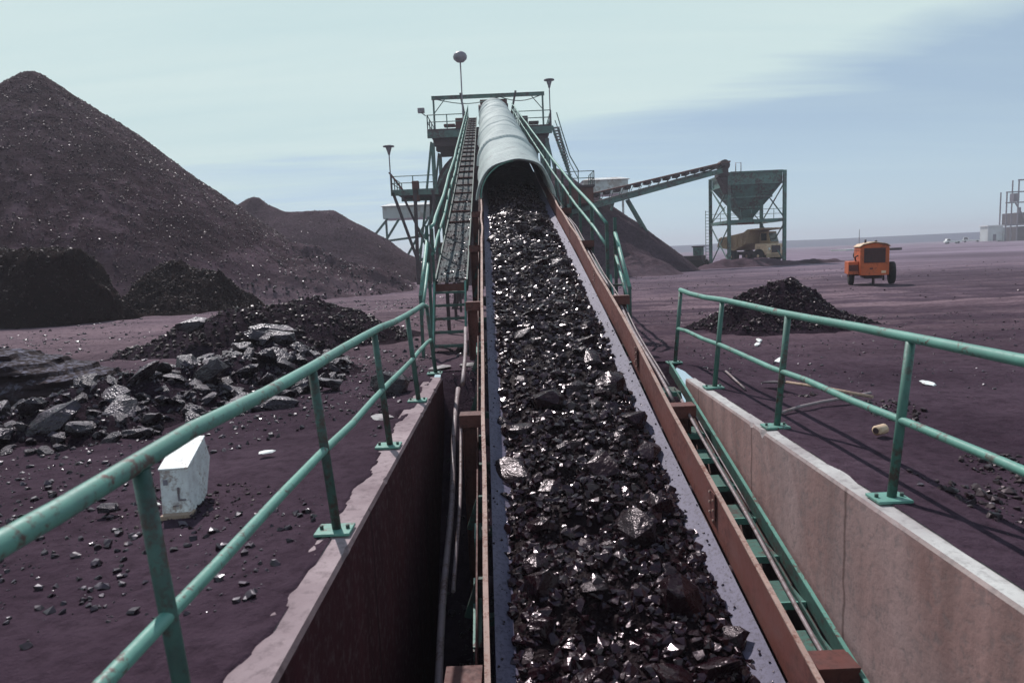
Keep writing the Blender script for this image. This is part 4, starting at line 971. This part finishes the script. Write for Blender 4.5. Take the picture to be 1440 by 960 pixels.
# ------------------------------------------------------------------ loading hopper
hp = thing('loading_hopper', 'green steel loading hopper on four tall legs over a haul truck', 'hopper', (23.85, 69, 0)); HO = Vector((23.85, 69, 0))
hx0, hx1, hy0, hy1 = -2.65, 2.65, -3, 3
for x in (hx0, hx1):
    for y in (hy0, hy1): MB().ibeam((x, y, -.1), (x, y, 8.85), .28, .30, .035, (0, 1, 0)).build('leg', M['green_far'], hp)
b = MB()
def ring(z, s): return [(hx0 * s[0], hy0 * s[1], z), (hx1 * s[0], hy0 * s[1], z), (hx1 * s[0], hy1 * s[1], z), (hx0 * s[0], hy1 * s[1], z)]
lv = [ring(8.86, (.94, .95)), ring(7.75, (.94, .95)), ring(6.55, (.66, .68)), ring(5.6, (.42, .44)), ring(4.65, (.20, .20)), ring(4.3, (.20, .20))]
vs = [v for l_ in lv for v in l_]; fs = [(i * 4 + j, (i + 1) * 4 + j, (i + 1) * 4 + (j + 1) % 4, i * 4 + (j + 1) % 4) for i in range(5) for j in range(4)] + [(20, 23, 22, 21)]
b.add(vs, fs).build('bin', M['green_far'], hp)
b = MB()
for z, s in ((8.82, 1.0), (7.75, .975), (6.55, .70), (5.6, .46)):
    x0, x1, y0, y1 = hx0 * s, hx1 * s, hy0 * s, hy1 * s
    b.box(x0 + .16, x1 - .16, y0 - .05, y0 + .03, z - .08, z + .08).box(x0 + .16, x1 - .16, y1 - .03, y1 + .05, z - .08, z + .08)
    b.box(x0 - .04, x0 + .04, y0 + .16, y1 - .16, z - .075, z + .075).box(x1 - .04, x1 + .04, y0 + .16, y1 - .16, z - .075, z + .075)
b.beam((0, -2.88, 8.7), (0, -2.88, 7.85), .06, .05, (0, 1, 0)); b.beam((0, -2.86, 7.7), (0, -.62, 4.7), .06, .05)
b.build('stiffener', M['green_far'], hp)
MB().box(-.6, .6, -.62, .62, 4.02, 4.298).build('gate', M['rust'], hp)
b = MB().box(hx0 + .15, hx1 - .15, hy0 - .08, hy0 + .08, 4.1, 4.38).box(hx0 + .15, hx1 - .15, hy1 - .08, hy1 + .08, 4.1, 4.38)
b.box(hx0 - .08, hx0 + .08, hy0 + .16, hy1 - .16, 4.1, 4.38).box(hx1 - .08, hx1 + .08, hy0 + .16, hy1 - .16, 4.1, 4.38)
b.build('ring_beam', M['green_far'], hp)
for x in (hx0, hx1):
    b = MB()
    for (z0, z1) in ((.3, 4.1), (4.4, 7.9)):
        b.beam((x, hy0, z0), (x, hy1, z1), .09, .09).beam((x + .10, hy0, z1), (x + .10, hy1, z0), .09, .09)
    b.build('cross_brace', M['green_far'], hp)
for sx in (-1, 1):
    for pa, pb in (((sx * 2.5, hy1, 4.4), (sx * 1.1, hy1, 6.0)), ((sx * 2.5, hy1 - .1, 7.6), (sx * 1.2, hy1 - .1, 5.6))): MB().beam(pa, pb, .08, .08).build('knee_brace', M['green_far'], hp)
for y in (hy0 - .1, hy1 + .1):
    pts = [(hx0 + HO.x, y + HO.y), (hx1 + HO.x, y + HO.y)]; hrail(pts, 4.38, .9, 'catwalk_rail', M['green_far'], hp, HO, .03, 1.0)
b = MB()
for k in range(16): b.beam((hx0 - .55, hy1, .8 + k * .32), (hx0 - .15, hy1, .8 + k * .32), .04, .04)
b.beam((hx0 - .5, hy1 + .05, .5), (hx0 - .5, hy1 + .05, 5.7), .05, .05, (0, 1, 0)); b.build('ladder', M['green_far'], hp)
MB().tube([(hx0 + .75, -2.7, 8.9), (hx0 + .75, -2.7, 9.75), (hx0 + 1.25, -2.7, 9.75), (hx0 + 1.25, -2.7, 8.9)], .045, 6).build('hand_hoop', M['lamp'], hp)

# ------------------------------------------------------------------ wheels
def wheel(parent, c, r_, w, axis, mt_rim, name='wheel'):
    t_ = MB().lathe(c, [(r_ * .55, -w / 2), (r_ * .9, -w / 2), (r_, -w * .32), (r_, w * .32), (r_ * .9, w / 2), (r_ * .55, w / 2)], 22, axis).build(name, M['rubber'], parent)
    MB().lathe(c, [(.02, -w * .52), (r_ * .2, -w * .52), (r_ * .25, -w * .42), (r_ * .54, -w * .44), (r_ * .54, w * .44), (r_ * .25, w * .42), (r_ * .2, w * .52), (.02, w * .52)], 18, axis).build('rim', mt_rim, t_)
# haul truck
tk = thing('haul_truck', 'faded yellow haul truck with a canopied dump body parked under the hopper', 'truck', (25.0, 69.8, .15), -1.05); tk.scale = (1.12, 1.12, 1.12)
# local: +x forward
def ext(prof, w, y0=0):
    n = len(prof); vs = [(a, y0 - w / 2, b) for a, b in prof] + [(a, y0 + w / 2, b) for a, b in prof]
    return MB().add(vs, [tuple(range(n)), tuple(range(n, 2 * n))[::-1]] + [(i, (i + 1) % n, (i + 1) % n + n, i + n)[::-1] for i in range(n)])
ext([(-3.2, 1.55), (-3.0, 2.35), (-.1, 2.75), (.35, 3.0), (2.2, 3.05), (2.2, 2.92), (.55, 2.85), (.15, 1.75), (-1.2, 1.15)], 2.7).build('dump_body', M['yellow'], tk, .03)
b = MB()
for k in range(5): b.beam((-2.7 + k * .62, -1.40, 1.5), (-2.62 + k * .62, -1.40, 2.45), .10, .10, (0, 1, 0)).beam((-2.7 + k * .62, 1.40, 1.5), (-2.62 + k * .62, 1.40, 2.45), .10, .10, (0, 1, 0))
b.build('body_ribs', M['yellow'], tk)
ext([(-2.6, .75), (-2.6, 1.05), (2.2, 1.05), (2.2, .75)], 1.1).build('chassis', M['steel_dark'], tk)
ext([(1.0, 1.06), (1.0, 1.7), (2.25, 1.65), (2.35, .7), (1.9, .7)], 2.3).build('bonnet', M['cream'], tk, .04)
cb = ext([(.5, 1.72), (.55, 2.75), (1.45, 2.75), (1.75, 1.68)], 1.15, .55).build('cab', M['yellow'], tk, .03)
MB().add([(1.47, .05, 2.6), (1.74, .05, 1.82), (1.74, 1.05, 1.82), (1.47, 1.05, 2.6), (1.50, .05, 2.6), (1.77, .05, 1.82), (1.77, 1.05, 1.82), (1.50, 1.05, 2.6)], [(0, 1, 2, 3), (7, 6, 5, 4), (0, 4, 5, 1), (2, 6, 7, 3), (1, 5, 6, 2), (0, 3, 7, 4)]).build('windscreen', M['glass'], cb)
MB().box(.75, 1.35, -.03, -.02, 1.95, 2.6).build('side_window', M['glass'], cb); MB().box(.75, 1.35, 1.13, 1.14, 1.95, 2.6).build('side_window', M['glass'], cb)
MB().box(2.30, 2.40, -1.25, 1.25, .45, .8).build('bumper', M['yellow'], tk, .02)
MB().box(2.3, 2.345, -.55, .55, .88, 1.5).build('grille', M['steel_dark'], tk)
for y in (-.85, .85): MB().lathe((2.30, y, 1.2), [(.02, 0), (.12, 0), (.12, .05), (.02, .06)], 12, 'x').build('headlight', M['white'], tk)
for y in (-1.05, 1.05): wheel(tk, (1.45, y, .62), .62, .42, 'y', M['cream']); wheel(tk, (-1.6, y, .62), .62, .5, 'y', M['cream'])

# ------------------------------------------------------------------ compressor
cp = thing('towed_compressor', 'orange towed compressor with dark grille standing in the open yard', 'compressor', (14.80, 27.9, 0), -.36)
sg = [(-.52, .42), (-.52, 1.52), (-.40, 1.62), (0, 1.70), (.40, 1.62), (.52, 1.52), (.52, .42)]
n = len(sg); vs = [(a, y, b_) for y in (-.6, 1.5) for a, b_ in sg]
MB().add(vs, [tuple(range(n)), tuple(range(n, 2 * n))[::-1]] + [(i, i + n, (i + 1) % n + n, (i + 1) % n) for i in range(n)]).build('body', M['orange'], cp, .02)
rf = [(a * 1.05, b_ + .022) for a, b_ in sg[1:6]]; n = len(rf)
vs = [(a, y, b_ + d) for y in (-.66, 1.56) for d in (0, .03) for a, b_ in rf]
fs = [(i, i + 1, i + 1 + 2 * n, i + 2 * n) for i in range(n - 1)] + [(i + n, i + 3 * n, i + 1 + 3 * n, i + 1 + n) for i in range(n - 1)] + [(i, i + n, i + 1 + n, i + 1) for i in range(n - 1)] + [(i + 2 * n, i + 1 + 2 * n, i + 1 + 3 * n, i + 3 * n) for i in range(n - 1)] + [(0, 2 * n, 3 * n, n), (n - 1, 2 * n - 1, 4 * n - 1, 3 * n - 1)]
MB().add(vs, fs, True).build('roof', M['cream'], cp)
gr = MB().box(-.38, .38, -.622, -.603, .92, 1.50).build('grille', M['steel_dark'], cp)
b = MB()
for k in range(7): b.box(-.36, .36, -.645, -.624, .96 + k * .078, .985 + k * .078)
b.build('grille_slats', M['rust'], gr)
MB().box(-.46, .46, -.66, -.605, .42, .86).build('lower_panel', M['orange'], cp, .01)
MB().box(-.92, -.53, -.35, 1.1, .46, .98).build('tool_box', M['orange'], cp, .02)
MB().box(-.90, -.56, -.37, -.355, .60, .85).build('hatch', M['rust'], cp)
wheel(cp, (.78, .55, .46), .46, .22, 'x', M['orange']); wheel(cp, (-.74, .45, .42), .42, .20, 'x', M['orange'])
MB().tube([(-.80, .5, .42), (.8, .5, .42)], .05, 8).build('axle', M['steel_dark'], cp)
MB().tube([(-.62, -.1, .96), (-.66, -.15, 1.15), (-.55, -.2, 1.22)], .03, 8).build('hose_loop', M['rubber'], cp)
MB().box(-.18, -.06, -.675, -.662, .66, .72).build('tail_light', M['rust'], cp); MB().box(.24, .40, -.672, -.662, .50, .60).build('number_plate', M['cream'], cp)
MB().beam((0, 1.5, .4), (0, 2.9, .38), .09, .09).build('tow_bar', M['steel_dark'], cp)
for z in (1.42, .98): MB().box(-.535, -.523, -.3, 1.2, z, z + .02).box(-.3, 0, 0, 0, 0, 0).build('panel_seam', M['rust'], cp) if 0 else MB().box(-.535, -.5205, -.3, 1.2, z, z + .02).build('panel_seam', M['rust'], cp)
MB().box(-.3, .3, -.4, 1.2, .28, .415).build('chassis', M['steel_dark'], cp); MB().tube([(0, -.3, .3), (0, -.32, .02)], .05, 8).tube([(.35, -.35, .4), (.36, -.35, .2)], .04, 8).build('prop_stand', M['steel_dark'], cp)
MB().tube([(-.2, .6, 1.68), (-.2, .6, 1.85)], .04, 8).tube([(.15, .3, 1.69), (.15, .3, 1.80)], .05, 8).build('exhaust', M['steel_dark'], cp)

# ------------------------------------------------------------------ far yard
def tiny_vehicle(name, label, cat, loc, rz, L, W_, Hh, mt, cabf=.35, group=None, s=1.0):
    t = thing(name, label, cat, loc, rz, group)
    ext([(-L / 2, .45), (-L / 2, .95), (L * .12, 1.0), (L * .2, Hh), (L * (.2 + cabf * .5), Hh), (L * .42, 1.05), (L / 2, .95), (L / 2, .45)], W_).build('body', mt, t, .05)
    ext([(L * .17, 1.05), (L * .215, Hh - .12), (L * (.2 + cabf * .5), Hh - .1), (L * .40, 1.08)], W_ + .02).build('windows', M['glass'], t)
    for x in (-L * .3, L * .32):
        for y in (-W_ / 2, W_ / 2): wheel(t, (x, y, .36), .36, .22, 'y', M['steel_dark'])
    return t
tiny_vehicle('pickup_truck', 'pale pickup truck parked far off left of the white site hut', 'pickup', (150, 232, 0), 2.9, 5.0, 1.9, 1.75, M['white'])
tiny_vehicle('pickup_truck', 'long pale pickup truck parked far off right beside the white site hut', 'pickup', (182, 270, 0), 2.6, 6.6, 2.0, 2.1, M['white'])
ft = thing('flatbed_trailer', 'long low flatbed trailer with a mast far behind the orange compressor', 'trailer', (37, 71, 0), .25)
MB().box(-3.4, 1.2, -1.1, 1.1, .95, 1.12).build('bed', M['cladding'], ft); MB().box(1.21, 3.4, -1.1, 1.1, .80, 1.05).build('gooseneck', M['steel_dark'], ft)
MB().tube([(-.9, 0, 1.1), (-.9, 0, 3.1)], .035, 6).build('mast', M['lamp'], ft); MB().box(-.3, .4, -.5, .5, 1.12, 1.5).build('tool_chest', M['steel_dark'], ft)
for x in (-.3, .7):
    for y in (-.95, .95): wheel(ft, (x, y, .45), .45, .25, 'y', M['steel_dark'])
MB().beam((2.6, 0, .8), (2.6, 0, 0), .15, .15, (0, 1, 0)).build('landing_leg', M['steel_dark'], ft)
dz = thing('bulldozer', 'small dark bulldozer at the right foot of the haze-pale stockpile, far away', 'bulldozer', (18.3, 68, 0), 2.6)
MB().box(-1.0, 1.0, -.75, .75, .55, 1.15).build('body', M['steel_dark'], dz, .04); MB().box(-.9, -.1, -.5, .5, 1.16, 1.95).build('cab', M['green_far'], dz, .03); MB().box(-1.0, 0, -.6, .6, 1.96, 2.08).build('cab_roof', M['steel_dark'], dz)
for y in (-.95, .95): ext([(-1.2, .1), (-1.35, .4), (-1.1, .75), (1.1, .75), (1.35, .4), (1.2, .1), (.9, 0), (-.9, 0)], .38, y).build('track', M['rubber'], dz)
MB().beam((1.6, -1.2, .5), (1.6, 1.2, .5), .12, .9).build('blade', M['cladding'], dz)

fc = thing('processing_plant', 'hazy steel-framed processing plant at the far right edge of the yard', 'plant', (182, 246, 0)); FO = Vector((182, 246, 0))
F_ = M['fac'] = metal_paint('weathered_grey_steel', (.13, .115, .15), (.09, .06, .07), (.12, .10, .122), .3, .7, .2)
for x in (173.5, 177.5, 183.5):
    for y in (240, 243): MB().beam(Vector((x, y, 0)) - FO, Vector((x, y, 17 if x < 175 else 21)) - FO, .32, .32, (0, 1, 0)).build('column', F_, fc)
for z in (5.5, 13.2, 16.8): MB().beam(Vector((173.2, 240, z)) - FO, Vector((190, 240, z)) - FO, .35, .4).build('beam', F_, fc)
MB().beam(Vector((177.2, 240, 20.8)) - FO, Vector((190, 240, 20.8)) - FO, .4, .45).build('beam', F_, fc)
for (a, c) in (((176.6, 240, 13), (181, 240, 6)), ((181.5, 240, .5), (186.5, 240, 5.5)), ((186.5, 240, .5), (190, 240, 4))): MB().beam(Vector(a) - FO, Vector(c) - FO, .35, .35).build('brace', F_, fc)
MB().box(-2.0, 12, -3, 6, .0, 5.0).box(-2.0, 12, -2.5, 5, 5.9, 9.8).build('crusher_house', M['steel_dark'], fc); MB().box(-5.4, -3.4, -5, -3.1, 13.6, 16.4).build('control_box', F_, fc)
MB().box(-1.6, -.7, -5.5, -5, 17.9, 19.8).box(-.4, .6, -5.5, -5, 17.9, 19.8).build('sheave', M['steel_dark'], fc); MB().box(-2.6, -1.9, -4, -3.2, 9.8, 11.6).box(4.2, 4.9, -4, -3.2, 9.8, 11.6).build('vent_stack', F_, fc)
hut = thing('site_hut', 'pale boxy site hut left of the hazy processing plant', 'hut', (170.5, 243, 0))
MB().box(-2.4, 2.8, -2, 2, .3, 5.4).build('wall', M['cladding'], hut); MB().box(-2.7, 3.1, -2.3, 2.3, 5.41, 5.75).build('roof', M['white'], hut); MB().box(3.3, 4.5, -1.5, 1.5, 0, 4.9).build('tank', M['cladding'], hut, .2)
MB().box(-.6, .5, -2.05, -2.005, .3, 2.6).build('door', M['fac'], hut)

# ------------------------------------------------------------------ haze
hz = MB().box(-1480, 1480, -1480, 1480, -4.6, 27).build('haze', bpy.data.materials.new('haze_air')); m = hz.data.materials[0]; m.use_nodes = True
nt = m.node_tree; nt.nodes.remove(nt.nodes['Principled BSDF']); pv = nt.nodes.new('ShaderNodeVolumePrincipled')
pv.inputs['Color'].default_value = (.82, .80, .90, 1); pv.inputs['Density'].default_value = .0010; pv.inputs['Anisotropy'].default_value = .2
nt.links.new(pv.outputs[0], nt.nodes['Material Output'].inputs['Volume']); tag(hz, kind='stuff', label='thin dusty haze over the whole yard', cat='haze')

# ------------------------------------------------------------------ light
sd_ = Vector((-.36, .72, 1.0)).normalized()           # towards the sun
sl = bpy.data.lights.new('sun', 'SUN'); sl.energy = 4.6; sl.angle = math.radians(.53); sl.color = (1.0, .96, .93)
so = bpy.data.objects.new('sun', sl); C.objects.link(so); so.rotation_euler = sd_.to_track_quat('Z', 'Y').to_euler()
w = bpy.data.worlds.new('World'); sc.world = w; w.use_nodes = True; t = NT(w)
bg = t.n['Background']; sky = t.new('ShaderNodeTexSky', sky_type='NISHITA'); sky.sun_disc = False
sky.sun_elevation = math.asin(sd_.z); sky.sun_rotation = math.atan2(sd_.x, sd_.y); sky.altitude = 1400; sky.air_density = 1.0; sky.dust_density = 1.5; sky.ozone_density = 1.5
tc = t.new('ShaderNodeTexCoord'); D = tc.outputs['Generated']; sp = t.new('ShaderNodeSeparateXYZ'); t.l(D, sp.inputs[0])
ze = t.math('MAXIMUM', sp.outputs[2], 0.0); den = t.math('ADD', ze, .10)
cb_ = t.new('ShaderNodeCombineXYZ'); t.l(t.math('DIVIDE', sp.outputs[0], den), cb_.inputs[0]); t.l(t.math('DIVIDE', sp.outputs[1], den), cb_.inputs[1])
nn = t.noise(t.mapping(cb_.outputs[0], (.35, .9, 1)), 1.0, 6, .55, .6); n2 = t.noise(t.mapping(cb_.outputs[0], (.5, 3.2, 1)), .8, 6, .6, .5)
# a sheet of thin high cloud covering the upper sky, its ragged edge low on the right
e = t.math('SUBTRACT', ze, t.math('MULTIPLY_ADD', sp.outputs[0], .13, .140)); e = t.math('ADD', e, t.math('MULTIPLY', t.math('SUBTRACT', nn, .5), .21))
cov = t.ramp(e, [(.0, 0.0), (.045, .95)])
stre = t.math('MULTIPLY', t.ramp(n2, [(.42, 0.0), (.70, 1.0)]), t.ramp(t.math('MULTIPLY_ADD', sp.outputs[0], -1.2, .42), [(.0, .12), (.5, .62)]))
cov2 = t.math('MULTIPLY', t.math('MAXIMUM', cov, stre), t.ramp(ze, [(.42, 1.0), (.75, .15)]))  # cloud thinned overhead, out of view, to lower the fill light
vary = t.mix(t.ramp(n2, [(.3, 0.0), (.7, 1.0)]), (5.9, 7.5, 7.6), (6.6, 8.0, 7.9))
clear = t.mix(.66, sky.outputs[0], (4.3, 5.7, 6.9))
low = t.ramp(ze, [(.0, .75), (.16, 0.0)])
clear = t.mix(low, clear, (5.3, 7.2, 8.4))
t.l(t.mix(cov2, t.mix(t.ramp(ze, [(.4, 0.0), (.75, .85)]), clear, (.8, 1.3, 2.8)), vary), bg.inputs['Color']); bg.inputs['Strength'].default_value = .11  # unseen overhead sky set to a darker blue to cut fill

# ------------------------------------------------------------------ camera
P_ = math.radians(7.0); R_ = math.radians(2.46)
fwd = Vector((0, math.cos(P_), -math.sin(P_))); r0 = Vector((1, 0, 0)); u0 = r0.cross(fwd)
right = r0 * math.cos(R_) - u0 * math.sin(R_); up = r0 * math.sin(R_) + u0 * math.cos(R_)
cam = bpy.data.cameras.new('camera'); co = bpy.data.objects.new('camera', cam); C.objects.link(co)
mw = Matrix((right, up, -fwd)).transposed().to_4x4(); mw.translation = Vector((0, 0, 1.74)); co.matrix_world = mw
cam.sensor_width = 36; cam.lens = 24; cam.clip_start = .05; cam.clip_end = 5000
cam.dof.use_dof = True; cam.dof.focus_distance = 16; cam.dof.aperture_fstop = 3.2
sc.camera = co
sc.view_settings.view_transform = 'Standard'; sc.view_settings.look = 'None'; sc.view_settings.exposure = -0.10; sc.view_settings.gamma = 1
sc.cycles.use_denoising = True; sc.cycles.max_bounces = 6; sc.cycles.volume_bounces = 0; sc.cycles.diffuse_bounces = 3
